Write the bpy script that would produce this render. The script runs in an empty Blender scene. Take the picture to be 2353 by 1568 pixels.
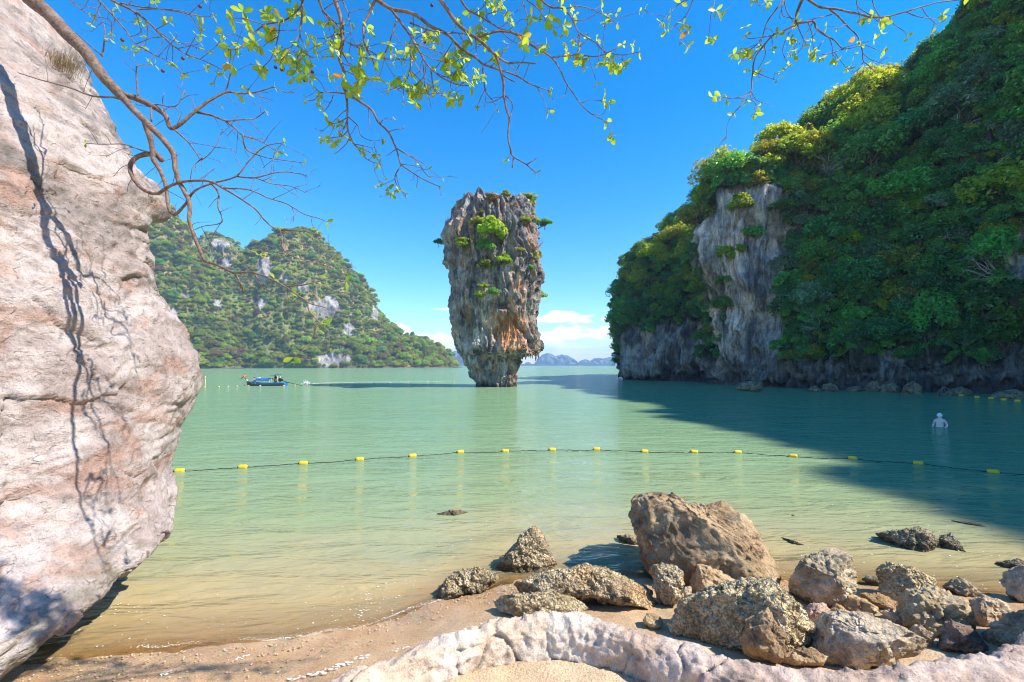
import bpy, math, random
import numpy as np
from mathutils import Vector, Matrix, Euler
R = math.radians
SC = bpy.context.scene
COL = SC.collection
random.seed(7)
RNG = np.random.default_rng(11)

# ------------------------------------------------------------------ camera, sky, sun, exposure
CAMZ, FOC, HOR = 3.5, 455.0, 365.0            # eye height above the water, focal length and horizon row of a 1024 px wide picture
cam_d = bpy.data.cameras.new('camera')
cam = bpy.data.objects.new('camera', cam_d); COL.objects.link(cam)
cam_d.sensor_width = 36.0
cam_d.lens = 36.0 * FOC / 1024.0
cam_d.shift_y = (HOR - 341.0) / 1024.0
cam_d.clip_start, cam_d.clip_end = 0.05, 20000.0
cam.location = (0, 0, CAMZ)
cam.rotation_euler = (R(90), 0, 0)
SC.camera = cam

SUN_EL = R(46.0)
SUN_AZ = R(106.0)                              # clockwise from +Y: the sun stands to the right and a little behind the viewer
TOSUN = Vector((math.sin(SUN_AZ) * math.cos(SUN_EL), math.cos(SUN_AZ) * math.cos(SUN_EL), math.sin(SUN_EL)))

world = bpy.data.worlds.new('World'); SC.world = world
world.use_nodes = True
wn = world.node_tree; wn.nodes.clear()
def wnode(t, **kw):
    n = wn.nodes.new(t)
    for k, v in kw.items(): setattr(n, k, v)
    return n
sky = wnode('ShaderNodeTexSky', sky_type='NISHITA')
sky.sun_disc = False
sky.sun_elevation = SUN_EL
sky.sun_rotation = SUN_AZ
sky.altitude = 0.0
sky.air_density = 1.0
sky.dust_density = 0.0
sky.ozone_density = 3.5
hsv = wnode('ShaderNodeHueSaturation'); hsv.inputs['Saturation'].default_value = 1.42
hsv.inputs['Value'].default_value = 1.0
wn.links.new(sky.outputs[0], hsv.inputs['Color'])
# fair-weather clouds low over the horizon, all the way round
geo = wnode('ShaderNodeNewGeometry')
tco = wnode('ShaderNodeTexCoord')
mp = wnode('ShaderNodeMapping'); mp.inputs['Scale'].default_value = (9.0, 9.0, 34.0)
mp.inputs['Location'].default_value = (1.7, 0.4, 0.25)
wn.links.new(tco.outputs['Generated'], mp.inputs['Vector'])
cn = wnode('ShaderNodeTexNoise'); cn.inputs['Scale'].default_value = 1.0; cn.inputs['Detail'].default_value = 7.0
cn.inputs['Roughness'].default_value = 0.56
wn.links.new(mp.outputs[0], cn.inputs['Vector'])
sep = wnode('ShaderNodeSeparateXYZ'); wn.links.new(tco.outputs['Generated'], sep.inputs[0])
el = wnode('ShaderNodeValToRGB')               # how much cloud stands at each height above the horizon
el.color_ramp.elements[0].position = 0.0; el.color_ramp.elements[0].color = (0.30, 0.30, 0.30, 1)
el.color_ramp.elements[1].position = 0.16; el.color_ramp.elements[1].color = (0, 0, 0, 1)
e = el.color_ramp.elements.new(0.045); e.color = (0.49, 0.49, 0.49, 1)
e = el.color_ramp.elements.new(0.085); e.color = (0.45, 0.45, 0.45, 1)
e = el.color_ramp.elements.new(0.12); e.color = (0.38, 0.38, 0.38, 1)
wn.links.new(sep.outputs['Z'], el.inputs['Fac'])
ad = wnode('ShaderNodeMath', operation='ADD'); wn.links.new(cn.outputs['Fac'], ad.inputs[0]); wn.links.new(el.outputs[0], ad.inputs[1])
cm = wnode('ShaderNodeMapRange'); cm.inputs['From Min'].default_value = 0.93; cm.inputs['From Max'].default_value = 1.03
cm.interpolation_type = 'SMOOTHSTEP'
wn.links.new(ad.outputs[0], cm.inputs['Value'])
cmx = wnode('ShaderNodeMix', data_type='RGBA')
cfac = wnode('ShaderNodeMath', operation='MULTIPLY'); cfac.inputs[1].default_value = 0.85
wn.links.new(cm.outputs[0], cfac.inputs[0])
wn.links.new(cfac.outputs[0], cmx.inputs['Factor'])
wn.links.new(hsv.outputs[0], cmx.inputs['A'])
cmx.inputs['B'].default_value = (7.6, 7.7, 7.9, 1)
bg = wnode('ShaderNodeBackground'); bg.inputs['Strength'].default_value = 0.135
wn.links.new(cmx.outputs['Result'], bg.inputs['Color'])
wo = wnode('ShaderNodeOutputWorld'); wn.links.new(bg.outputs[0], wo.inputs['Surface'])

sun_d = bpy.data.lights.new('sun', 'SUN'); sun_d.energy = 4.0; sun_d.angle = R(0.53); sun_d.color = (1.0, 0.93, 0.83)
sun = bpy.data.objects.new('sun', sun_d); COL.objects.link(sun)
sun.rotation_euler = TOSUN.to_track_quat('Z', 'Y').to_euler()

SC.view_settings.view_transform = 'Standard'
SC.view_settings.look = 'None'
SC.view_settings.exposure = 1.10
SC.view_settings.gamma = 1.0
SC.view_settings.use_curve_mapping = False
SC.render.engine = 'CYCLES'
cy = SC.cycles
cy.use_denoising = True
cy.use_adaptive_sampling = True; cy.adaptive_threshold = 0.02
cy.max_bounces = 8; cy.diffuse_bounces = 3; cy.glossy_bounces = 2; cy.transmission_bounces = 4; cy.transparent_max_bounces = 8
cy.volume_bounces = 0
cy.filter_width = 1.05
cy.sample_clamp_indirect = 6.0
cy.caustics_reflective = False; cy.caustics_refractive = False

# ------------------------------------------------------------------ helpers: noise
_perm = np.random.default_rng(3).permutation(256).astype(np.int32)
_perm = np.concatenate([_perm, _perm, _perm]).astype(np.int32)
_g = np.random.default_rng(5).normal(size=(256, 3)); _g /= np.linalg.norm(_g, axis=1)[:, None]
_gx, _gy, _gz = (np.ascontiguousarray(_g[:, k], dtype=np.float32) for k in range(3))
def perlin(p, seed=0):
    p = np.asarray(p, float) + seed * 17.31
    fl_ = np.floor(p); f = (p - fl_).astype(np.float32); i = fl_.astype(np.int32) & 255
    fx, fy, fz = (np.ascontiguousarray(f[:, k]) for k in range(3)); ix, iy, iz = (np.ascontiguousarray(i[:, k]) for k in range(3))
    wx, wy, wz = (t * t * t * (t * (t * 6 - 15) + 10) for t in (fx, fy, fz))
    cols = []
    for dx in (0, 1):
        a = _perm[ix + dx]; gx = fx - dx; rows = []
        for dy in (0, 1):
            b = _perm[a + iy + dy] + iz; gy = fy - dy; h = _perm[b]
            n0 = _gx[h] * gx + _gy[h] * gy + _gz[h] * fz
            h = _perm[b + 1]
            n1 = _gx[h] * gx + _gy[h] * gy + _gz[h] * (fz - 1)
            rows.append(n0 + wz * (n1 - n0))
        cols.append(rows[0] + wy * (rows[1] - rows[0]))
    return (cols[0] + wx * (cols[1] - cols[0])).astype(float) * 1.5
def fbm(p, o=4, seed=0, gain=0.5):
    p = np.asarray(p, float); s = np.zeros(len(p)); a = 1.0
    for k in range(o):
        s += a * perlin(p * (2.03 ** k), seed + k * 3); a *= gain
    return s
def ridged(p, o=4, seed=0, gain=0.5):
    p = np.asarray(p, float); s = np.zeros(len(p)); a = 1.0; t = 0
    for k in range(o):
        s += a * (1 - np.abs(perlin(p * (2.07 ** k), seed + k * 5)) * 2); t += a; a *= gain
    return s / t
def worley(p, seed=0):
    p = np.asarray(p, float) + seed * 7.7
    i = np.floor(p).astype(np.int64); f1 = np.full(len(p), 9.0); f2 = np.full(len(p), 9.0)
    for dx in (-1, 0, 1):
        for dy in (-1, 0, 1):
            for dz in (-1, 0, 1):
                c = i + np.array([dx, dy, dz]); cc = (c & 255).astype(np.int32)
                h = _perm[_perm[_perm[cc[:, 0]] + cc[:, 1]] + cc[:, 2]]
                q = c + 0.5 + 0.45 * _g[h]
                d = np.sqrt(((p - q) ** 2).sum(1))
                m = d < f1
                f2 = np.where(m, f1, np.minimum(f2, d)); f1 = np.where(m, d, f1)
    return f1, f2
_rv = np.random.default_rng(9).uniform(-1, 1, 256)
def facets(p, seed=0, tilt=.8):
    """broken rock: every cell is a flat chip with its own height and tilt; about -1 to 1"""
    p = (np.asarray(p, float) + seed * 5.9).astype(np.float32); G32 = _g.astype(np.float32)
    i = np.floor(p).astype(np.int32); best = np.full(len(p), 9.0, np.float32); val = np.zeros(len(p), np.float32)
    for dx in (-1, 0, 1):
        for dy in (-1, 0, 1):
            for dz in (-1, 0, 1):
                c = i + np.array([dx, dy, dz], np.int32); cc = c & 255
                h = _perm[_perm[_perm[cc[:, 0]] + cc[:, 1]] + cc[:, 2]]
                r = p - c.astype(np.float32) - np.float32(.5) - np.float32(.42) * G32[h]
                d = (r * r).sum(1); m = d < best
                hv = (h * 7 + 31) & 255
                v = _rv[h] * .6 + tilt * (r * G32[hv]).sum(1)
                val = np.where(m, v, val); best = np.where(m, d, best)
    return val.astype(float)
def sstep(a, b, x):
    t = np.clip((np.asarray(x, float) - a) / (b - a), 0, 1); return t * t * (3 - 2 * t)
def lerp(a, b, t):
    t = np.asarray(t)[..., None]; return np.asarray(a, float) * (1 - t) + np.asarray(b, float) * t

# ------------------------------------------------------------------ helpers: meshes, objects
def mesh_np(name, v, f, mat=None, col=None, smooth=True, attrs=None):
    v = np.asarray(v, np.float32); f = np.asarray(f, np.int32)
    me = bpy.data.meshes.new(name)
    me.vertices.add(len(v)); me.vertices.foreach_set('co', v.ravel())
    k = f.shape[1]
    me.loops.add(f.size); me.loops.foreach_set('vertex_index', f.ravel())
    me.polygons.add(len(f)); me.polygons.foreach_set('loop_start', np.arange(0, f.size, k, dtype=np.int32))
    me.polygons.foreach_set('use_smooth', np.full(len(f), smooth))
    if col is not None:
        a = me.attributes.new('Col', 'FLOAT_COLOR', 'POINT')
        c = np.ones((len(v), 4), np.float32); c[:, :3] = col; a.data.foreach_set('color', c.ravel())
    for n, val in (attrs or {}).items():
        a = me.attributes.new(n, 'FLOAT', 'POINT'); a.data.foreach_set('value', np.asarray(val, np.float32))
    me.update(calc_edges=True); me.validate()
    if mat: me.materials.append(mat)
    return me
def link(name, data, parent=None, loc=None):
    o = bpy.data.objects.new(name, data); COL.objects.link(o)
    if parent is not None: o.parent = parent
    if loc is not None: o.location = loc
    return o
def tag(o, label=None, cat=None, group=None, kind=None):
    if label: o['label'] = label
    if cat: o['category'] = cat
    if group: o['group'] = group
    if kind: o['kind'] = kind
    return o
def empty(name, loc, label=None, cat=None, group=None):
    o = link(name, None, loc=loc); o.empty_display_size = 0.2
    return tag(o, label, cat, group)
def grid_faces(nr, nc, wrap=False):
    r = np.arange(nr - 1)[:, None]; c = np.arange(nc if wrap else nc - 1)[None, :]
    a = r * nc + c; b = r * nc + (c + 1) % nc; d = (r + 1) * nc + c; e = (r + 1) * nc + (c + 1) % nc
    return np.stack([a, b, e, d], -1).reshape(-1, 4)
def grid_normals(V):                                   # V (nr, nc, 3)
    du = np.gradient(V, axis=1); dv = np.gradient(V, axis=0)
    n = np.cross(du, dv); n /= np.linalg.norm(n, axis=-1, keepdims=True) + 1e-9
    return n
def catmull(P, n):
    P = np.asarray(P, float)
    if len(P) == 2:
        t = np.linspace(0, 1, n)[:, None]; return P[0] * (1 - t) + P[1] * t
    Q = np.vstack([2 * P[0] - P[1], P, 2 * P[-1] - P[-2]])
    t = np.linspace(0, len(P) - 1 - 1e-6, n); i = t.astype(int); f = (t - i)[:, None]
    a, b, c, d = Q[i], Q[i + 1], Q[i + 2], Q[i + 3]
    return 0.5 * (2 * b + (c - a) * f + (2 * a - 5 * b + 4 * c - d) * f ** 2 + (3 * b - a - 3 * c + d) * f ** 3)
def tube(P, rad, k=7, closed=True):
    """verts, quads of a tube along P with radii rad"""
    P = np.asarray(P, float); n = len(P); rad = np.broadcast_to(np.asarray(rad, float), (n,))
    T = np.gradient(P, axis=0); T /= np.linalg.norm(T, axis=1)[:, None] + 1e-9
    ref = np.array([0, 0, 1.0]) if abs(T[0, 2]) < 0.9 else np.array([1.0, 0, 0])
    u = np.cross(T[0], ref); u /= np.linalg.norm(u)
    V = []
    ang = np.linspace(0, 2 * np.pi, k, endpoint=False)
    for i in range(n):
        u = u - T[i] * (u @ T[i]); u /= np.linalg.norm(u) + 1e-9
        w = np.cross(T[i], u)
        V.append(P[i] + rad[i] * (np.cos(ang)[:, None] * u + np.sin(ang)[:, None] * w))
    V = np.concatenate(V); F = grid_faces(n, k, True)
    if closed:
        V = np.vstack([V, P[0], P[-1]]); a, b = n * k, n * k + 1
        j = np.arange(k); j2 = (j + 1) % k
        F = np.vstack([F, np.stack([np.full(k, a), j2, j, np.full(k, a)], 1)[:, [0, 1, 2, 2]],
                       np.stack([np.full(k, b), (n - 1) * k + j, (n - 1) * k + j2], 1)[:, [0, 1, 2, 2]]])
    return V, F
def join(parts):
    V, F, o = [], [], 0
    for v, f in parts:
        V.append(v); F.append(np.asarray(f) + o); o += len(v)
    return np.concatenate(V), np.concatenate(F)
def quads_to_mesh(name, V, F, mat, col=None, smooth=True, attrs=None):
    """quads where the last index may repeat the third (triangles)"""
    F = np.asarray(F); tri = F[:, 2] == F[:, 3]
    me = bpy.data.meshes.new(name)
    me.vertices.add(len(V)); me.vertices.foreach_set('co', np.asarray(V, np.float32).ravel())
    lens = np.where(tri, 3, 4); st = np.concatenate([[0], np.cumsum(lens)[:-1]])
    mask = np.ones(F.shape, bool); mask[tri, 3] = False
    lv = F[mask]
    me.loops.add(len(lv)); me.loops.foreach_set('vertex_index', lv.astype(np.int32))
    me.polygons.add(len(F)); me.polygons.foreach_set('loop_start', st.astype(np.int32))
    me.polygons.foreach_set('use_smooth', np.full(len(F), smooth))
    if col is not None:
        a = me.attributes.new('Col', 'FLOAT_COLOR', 'POINT')
        c = np.ones((len(V), 4), np.float32); c[:, :3] = col; a.data.foreach_set('color', c.ravel())
    for n, val in (attrs or {}).items():
        a = me.attributes.new(n, 'FLOAT', 'POINT'); a.data.foreach_set('value', np.asarray(val, np.float32))
    me.update(calc_edges=True); me.validate()
    if mat: me.materials.append(mat)
    return me
K = 1024.0 / 2353.0
def uv(x, y): return x * K, y * K                     # from the 2353 px wide view used for measuring
def at(x, y, Y):                                       # a measured point at distance Y from the eye
    u, v = uv(x, y); return np.array([(u - 512) / FOC * Y, Y, CAMZ + (HOR - v) / FOC * Y])
def sea(x, y):                                         # a measured point on the water
    u, v = uv(x, y); Y = CAMZ * FOC / (v - HOR); return np.array([(u - 512) / FOC * Y, Y, 0.0])
def project(P):
    P = np.atleast_2d(P); return 512 + FOC * P[:, 0] / P[:, 1], HOR - FOC * (P[:, 2] - CAMZ) / P[:, 1]
def box(cx, cy, cz, sx, sy, sz):
    V = np.array([[x, y, z] for x in (-.5, .5) for y in (-.5, .5) for z in (-.5, .5)]) * (sx, sy, sz) + (cx, cy, cz)
    F = np.array([[0, 1, 3, 2], [4, 6, 7, 5], [0, 4, 5, 1], [2, 3, 7, 6], [0, 2, 6, 4], [1, 5, 7, 3]])
    return V, F
def cubesphere(n):
    a = np.tan(np.linspace(-np.pi / 4, np.pi / 4, n + 1)); A, B = np.meshgrid(a, a); o = np.ones_like(A)
    fs = [(A, B, o), (-A, B, -o), (o, B, -A), (-o, B, A), (A, o, -B), (A, -o, B)]
    V, F = [], []
    for k, t in enumerate(fs):
        v = np.stack(t, -1).reshape(-1, 3); V.append(v / np.linalg.norm(v, axis=1)[:, None])
        F.append(grid_faces(n + 1, n + 1) + k * (n + 1) ** 2)
    V = np.concatenate(V); F = np.concatenate(F)
    key = np.round(V * 1e5).astype(np.int64)
    _, idx, inv = np.unique(key, axis=0, return_index=True, return_inverse=True)
    return V[idx], inv.ravel()[F]

# ------------------------------------------------------------------ helpers: materials
class M:
    def __init__(s, name):
        s.m = bpy.data.materials.new(name); s.m.use_nodes = True; s.t = s.m.node_tree; s.t.nodes.clear()
        s.out = s.t.nodes.new('ShaderNodeOutputMaterial')
    def n(s, t, _p=None, **kw):
        nd = s.t.nodes.new(t)
        for k, v in (_p or {}).items(): setattr(nd, k, v)
        for k, v in kw.items():
            k = k.replace('_', ' ')
            s.set(nd, k, v)
        return nd
    def set(s, nd, k, v):
        i = nd.inputs[int(k[1:])] if k[0] == 'i' and k[1:].isdigit() else nd.inputs[k]
        if isinstance(v, bpy.types.NodeSocket): s.t.links.new(v, i)
        elif isinstance(v, bpy.types.Node): s.t.links.new(v.outputs[0], i)
        else: i.default_value = v
    def ramp(s, fac, stops, interp='LINEAR'):
        r = s.n('ShaderNodeValToRGB'); s.set(r, 'Fac', fac); cr = r.color_ramp; cr.interpolation = interp
        while len(cr.elements) > 1: cr.elements.remove(cr.elements[0])
        for i, (p, c) in enumerate(stops):
            e = cr.elements[0] if i == 0 else cr.elements.new(p)
            e.position = p; c = (c, c, c) if isinstance(c, (int, float)) else c; e.color = (*c, 1)
        return r.outputs[0]
    def mix(s, f, a, b, mode='MIX'):
        x = s.n('ShaderNodeMix', dict(data_type='RGBA', blend_type=mode))
        for k, v in ((0, f), (6, a), (7, b)):
            if isinstance(v, bpy.types.NodeSocket): s.t.links.new(v, x.inputs[k])
            elif k and not isinstance(v, (int, float)): x.inputs[k].default_value = (*v[:3], 1)
            else: x.inputs[k].default_value = v if not k else (v, v, v, 1)
        return x.outputs[2]
    def math(s, op, a, b=0.0, c=0.0):
        x = s.n('ShaderNodeMath', dict(operation=op)); s.set(x, 'i0', a); s.set(x, 'i1', b)
        if len(x.inputs) > 2: s.set(x, 'i2', c)
        return x.outputs[0]
    def noise(s, vec, scale, detail=4.0, rough=0.55, dist=0.0):
        x = s.n('ShaderNodeTexNoise', Scale=scale, Detail=detail, Roughness=rough, Distortion=dist, Vector=vec); return x.outputs['Fac']
    def attr(s, name):
        x = s.n('ShaderNodeAttribute'); x.attribute_name = name; return x
    def mapping(s, vec, scale=(1, 1, 1), rot=(0, 0, 0)):
        x = s.n('ShaderNodeMapping', Vector=vec, Scale=scale, Rotation=rot); return x.outputs[0]
    def bump(s, h, dist, strength=1.0, normal=None):
        x = s.n('ShaderNodeBump', Height=h, Distance=dist, Strength=strength)
        if normal is not None: s.set(x, 'Normal', normal)
        return x.outputs[0]
    def done(s, sh):
        s.t.links.new(sh if isinstance(sh, bpy.types.NodeSocket) else sh.outputs[0], s.out.inputs['Surface']); return s.m
def plain(name, c, rough=0.6, metal=0.0, var=0.12, scale=6.0):
    m = M(name); tc = m.n('ShaderNodeTexCoord').outputs['Object']
    nz = m.noise(tc, scale, 3.0)
    colr = m.mix(nz, [x * (1 - var) for x in c], [min(1, x * (1 + var)) for x in c])
    return m.done(m.n('ShaderNodeBsdfPrincipled', Base_Color=colr, Roughness=rough, Metallic=metal))
def rock_mat(name, fine=1.0, streak=0.0, bumpd=0.05, rough=0.85, var=0.45, cracks=0.0, lichen=None):
    """limestone: colour comes from the vertex colours of the rock, broken up by grain, specks and streaks; fine = size of the grain in metres"""
    m = M(name); tc = m.n('ShaderNodeTexCoord').outputs['Object']; col = m.attr('Col').outputs['Color']
    p = m.mapping(tc, (1 / fine,) * 3)
    n1 = m.noise(p, 1.0, 5.0, 0.66)
    n2 = m.noise(p, 6.5, 4.0, 0.70)
    f = m.ramp(n1, [(0.30, 1 - var), (0.5, 1.0), (0.72, 1 + var * 0.55)])
    c = m.mix(1.0, col, f, 'MULTIPLY')
    f2 = m.ramp(n2, [(0.34, 1 - var * 0.8), (0.48, 1.0), (0.66, 1 + var * 0.3)])
    c = m.mix(1.0, c, f2, 'MULTIPLY')
    h = m.math('ADD', m.math('MULTIPLY', n1, 1.0), m.math('MULTIPLY', n2, 0.42))
    if streak:
        q = m.mapping(tc, (2.2 / fine, 2.2 / fine, 0.16 / fine))
        s1 = m.noise(q, 1.0, 5.0, 0.6, 0.4)
        c = m.mix(1.0, c, m.ramp(s1, [(0.36, 1 - streak), (0.5, 1.0), (0.64, 1 + streak * 0.6)]), 'MULTIPLY')
        h = m.math('ADD', h, m.math('MULTIPLY', s1, 0.9))
    if cracks:
        wv = m.n('ShaderNodeTexNoise', Scale=1.3 / fine, Detail=4.0, Vector=tc)
        wp = m.n('ShaderNodeVectorMath', dict(operation='MULTIPLY_ADD'), i0=wv.outputs['Color'], i1=(0.5 * fine,) * 3, i2=tc)
        q = m.mapping(wp.outputs[0], (0.55 / fine, 0.55 / fine, 1.7 / fine), (0.25, -0.35, 0))
        vo = m.n('ShaderNodeTexVoronoi', dict(feature='DISTANCE_TO_EDGE'), Scale=1.0, Vector=q)
        gate = m.ramp(m.noise(tc, 1.3 / fine, 3.0), [(0.54, 0.0), (0.62, 1.0)])
        ck = m.ramp(vo.outputs['Distance'], [(0.0, 0.0), (0.030, 1.0)])
        ck = m.mix(gate, (1, 1, 1), ck)
        h = m.math('ADD', h, m.math('MULTIPLY', ck, cracks))
    b = m.bump(h, bumpd)
    return m.done(m.n('ShaderNodeBsdfPrincipled', Base_Color=c, Roughness=rough, Normal=b, Specular_IOR_Level=0.25))
def leaf_mat(name, c, trans, rough=0.42, tv=0.25):
    """foliage: tone of each leaf from its vertex colour, of each plant from its own random number; light also shines through"""
    m = M(name); col = m.attr('Col').outputs['Color']; oi = m.n('ShaderNodeObjectInfo').outputs['Random']
    hue = m.n('ShaderNodeHueSaturation', Hue=m.math('MULTIPLY_ADD', oi, 0.045, 0.487), Saturation=1.0,
              Value=m.math('MULTIPLY_ADD', oi, tv * 2, 1 - tv), Color=(*c, 1))
    cc = m.mix(1.0, hue.outputs[0], col, 'MULTIPLY')
    hue2 = m.n('ShaderNodeHueSaturation', Hue=m.math('MULTIPLY_ADD', oi, 0.035, 0.49), Value=m.math('MULTIPLY_ADD', oi, tv * 2, 1 - tv), Color=(*trans, 1))
    ct = m.mix(1.0, hue2.outputs[0], col, 'MULTIPLY')
    d = m.n('ShaderNodeBsdfPrincipled', Base_Color=cc, Roughness=rough, Specular_IOR_Level=0.6)
    t = m.n('ShaderNodeBsdfTranslucent', Color=ct)
    mx = m.n('ShaderNodeMixShader'); m.set(mx, 'i0', 0.46); m.set(mx, 'i1', d); m.set(mx, 'i2', t)
    return m.done(mx)
# ------------------------------------------------------------------ the shore: beach, terrace, seabed
SHORE = np.array([(-400, 5.0), (-60, 5.2), (-8, 5.25), (-6, 5.3), (-3.1, 5.65), (-1.9, 6.15), (-1.17, 6.75), (-.26, 7.25), (2, 7.5), (4, 7.4), (8, 6.9), (20, 7.0), (62, 10), (400, 12)])
WALL = np.array([(-1.75, 2.2), (-1.55, 2.75), (-1.28, 3.23), (-.80, 3.62), (-.30, 3.90), (.2, 4.04), (.67, 4.00), (1.17, 3.74), (1.74, 3.43), (2.3, 3.28), (2.99, 3.32), (4.0, 3.52), (4.9, 4.0), (6.2, 5.2)])
def ground_z(x, y):
    x = np.asarray(x, float); y = np.asarray(y, float)
    ys = np.interp(x, SHORE[:, 0], SHORE[:, 1]) + 0.10 * np.sin(x * 1.3 + 0.5) * (np.abs(x) < 12)
    d = ys - y
    land = np.where(d < 4, 0.17 * d, 0.68 + 0.06 * (d - 4)); land = np.minimum(land, 4.0)
    land = np.minimum(land, np.where(d > 0, 9, -0.0))
    wet = np.maximum(-0.13 * (-d) - 0.0, -4.5)
    z = np.where(d > 0, land, wet)
    inside = sstep(0.02, -0.10, y - np.interp(x, WALL[:, 0], WALL[:, 1])) * sstep(-1.72, -1.62, x - np.interp(y, WALL[:6, 1], WALL[:6, 0]) - 1.65)
    inside = inside * (x > -1.9)
    return z * (1 - inside) + inside * (0.97 + 0.015 * (3.5 - y))
def lines(lo, hi, step, far, ratio=1.12):
    a = list(np.arange(lo, hi, step)); s = step
    while a[-1] < far: s *= ratio; a.append(a[-1] + s)
    return a
xp = lines(0, 9, 0.05, 4800)
GX = np.array([-x for x in xp[:0:-1]] + xp)
back = lines(0, 0.5, 0.1, 60)
GY = np.array([2.0 - y for y in back[:0:-1]] + lines(2.0, 10.0, 0.05, 5700))
X, Y = np.meshgrid(GX, GY)
Z = ground_z(X.ravel(), Y.ravel())
near = (np.abs(X.ravel()) < 14) & (Y.ravel() < 16)
P3 = np.stack([X.ravel(), Y.ravel(), Z * 0], 1)[near]
Z[near] += 0.020 * fbm(P3 * 1.1, 3, 2) + 0.010 * fbm(P3 * 5, 3, 4)
ins = (P3[:, 1] < np.interp(P3[:, 0], WALL[:, 0], WALL[:, 1])) & (P3[:, 0] > -1.6)
zz = Z[near]; zz[ins] += 0.014 * fbm(P3[ins] * 6, 3, 8); Z[near] = zz
V = np.stack([X.ravel(), Y.ravel(), Z], 1)
m = M('sand')
tc = m.n('ShaderNodeTexCoord').outputs['Object']
zc = m.n('ShaderNodeSeparateXYZ', Vector=tc).outputs['Z']
nz = m.noise(tc, 2.2, 4.0); ng = m.noise(tc, 55.0, 3.0, 0.7); ng2 = m.noise(tc, 160.0, 2.0, 0.6)
wetf = m.ramp(m.math('ADD', zc, m.math('MULTIPLY', nz, 0.22)), [(0.26, 0.0), (0.46, 0.45), (0.80, 1.0)])
dry = m.mix(m.ramp(nz, [(0.35, 0.0), (0.65, 1.0)]), (0.55, 0.39, 0.235), (0.66, 0.485, 0.305))
wet = m.mix(m.ramp(nz, [(0.35, 0.0), (0.65, 1.0)]), (0.50, 0.30, 0.145), (0.60, 0.39, 0.21))
c = m.mix(wetf, wet, dry)
peb = m.n('ShaderNodeTexVoronoi', dict(feature='F1'), Scale=42.0, Vector=tc)
pebf = m.ramp(m.noise(tc, 0.9, 3.0), [(0.42, 0.0), (0.62, 1.0)])
pcol = m.mix(0.55, c, m.mix(1.0, peb.outputs['Color'], (0.62, 0.48, 0.34), 'MULTIPLY'))
c = m.mix(m.math('MULTIPLY', pebf, m.ramp(wetf, [(0.2, 0.8), (0.9, 0.15)])), c, pcol)
c = m.mix(1.0, c, m.ramp(ng, [(0.3, 0.62), (0.5, 1.0), (0.72, 1.22)]), 'MULTIPLY')
c = m.mix(1.0, c, m.ramp(ng2, [(0.3, 0.72), (0.5, 1.0), (0.7, 1.15)]), 'MULTIPLY')
hh = m.math('ADD', m.math('MULTIPLY', ng, 0.6), m.math('MULTIPLY', peb.outputs['Distance'], -0.5))
b = m.bump(m.math('ADD', hh, m.math('MULTIPLY', ng2, 0.3)), 0.02, 0.8)
SAND = m.done(m.n('ShaderNodeBsdfPrincipled', Base_Color=c, Roughness=m.ramp(wetf, [(0.0, 0.42), (0.6, 0.9)]), Normal=b, Specular_IOR_Level=0.35))
o = link('ground', mesh_np('ground', V, grid_faces(len(GY), len(GX)), SAND)); tag(o, 'sandy beach running down into the sea', kind='structure')

# ------------------------------------------------------------------ the water
xp = lines(0, 12, 0.2, 4700, 1.10)
GX = np.array([-x for x in xp[:0:-1]] + xp); GY = np.array(lines(4.2, 16.0, 0.15, 5600, 1.08))
X, Y = np.meshgrid(GX, GY)
dep = -ground_z(X.ravel(), Y.ravel())
V = np.stack([X.ravel(), Y.ravel(), np.zeros(X.size)], 1)
nr = np.abs(X.ravel()) < 40
V[:, 2] += np.where(nr & (Y.ravel() < 60), 0.010 * perlin(np.stack([X.ravel() * 0.5 + Y.ravel() * 0.25, Y.ravel() * 1.1, X.ravel() * 0], 1)), 0)
m = M('sea_water')
tc = m.n('ShaderNodeTexCoord').outputs['Object']
d = m.attr('depth').outputs['Fac']
bign = m.noise(m.mapping(tc, (0.05, 0.11, 1)), 1.0, 3.0)
bigm = m.noise(m.mapping(tc, (0.35, 0.8, 1)), 1.0, 4.0)
dd = m.math('ADD', d, m.math('MULTIPLY', m.math('SUBTRACT', bigm, 0.5), 0.35))
body = m.ramp(m.math('DIVIDE', dd, 3.2), [(0.0, (0.62, 0.45, 0.23)), (0.04, (0.54, 0.41, 0.20)), (0.10, (0.38, 0.35, 0.19)), (0.20, (0.265, 0.32, 0.165)),
                                         (0.42, (0.215, 0.315, 0.165)), (1.0, (0.180, 0.305, 0.158))])
body = m.mix(m.ramp(bign, [(0.42, 0.0), (0.70, 0.5)]), body, (0.19, 0.27, 0.135))
w1 = m.noise(m.mapping(tc, (0.55, 1.9, 1), (0, 0, 0.16)), 1.0, 3.0, 0.6, 0.6)
w2 = m.noise(m.mapping(tc, (2.2, 6.0, 1), (0, 0, 0.10)), 1.0, 3.0, 0.6, 0.3)
w3 = m.noise(m.mapping(tc, (0.10, 0.32, 1), (0, 0, -0.08)), 1.0, 3.0, 0.6)
hgt = m.math('ADD', m.math('MULTIPLY', w1, 0.55), m.math('MULTIPLY', w2, 0.13))
hgt = m.math('ADD', hgt, m.math('MULTIPLY', w3, 1.2))
bmp = m.bump(hgt, 0.30, 1.0)
dif = m.n('ShaderNodeBsdfDiffuse', Color=body, Normal=m.bump(hgt, 0.30, 0.9))
tr = m.n('ShaderNodeBsdfTransparent', Color=(0.80, 0.72, 0.52, 1))
opq = m.ramp(d, [(0.0, 0.0), (0.04, 0.35), (0.16, 0.80), (0.42, 0.965), (0.75, 1.0)])
mx = m.n('ShaderNodeMixShader'); m.set(mx, 'i0', opq); m.set(mx, 'i1', tr); m.set(mx, 'i2', dif)
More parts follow.
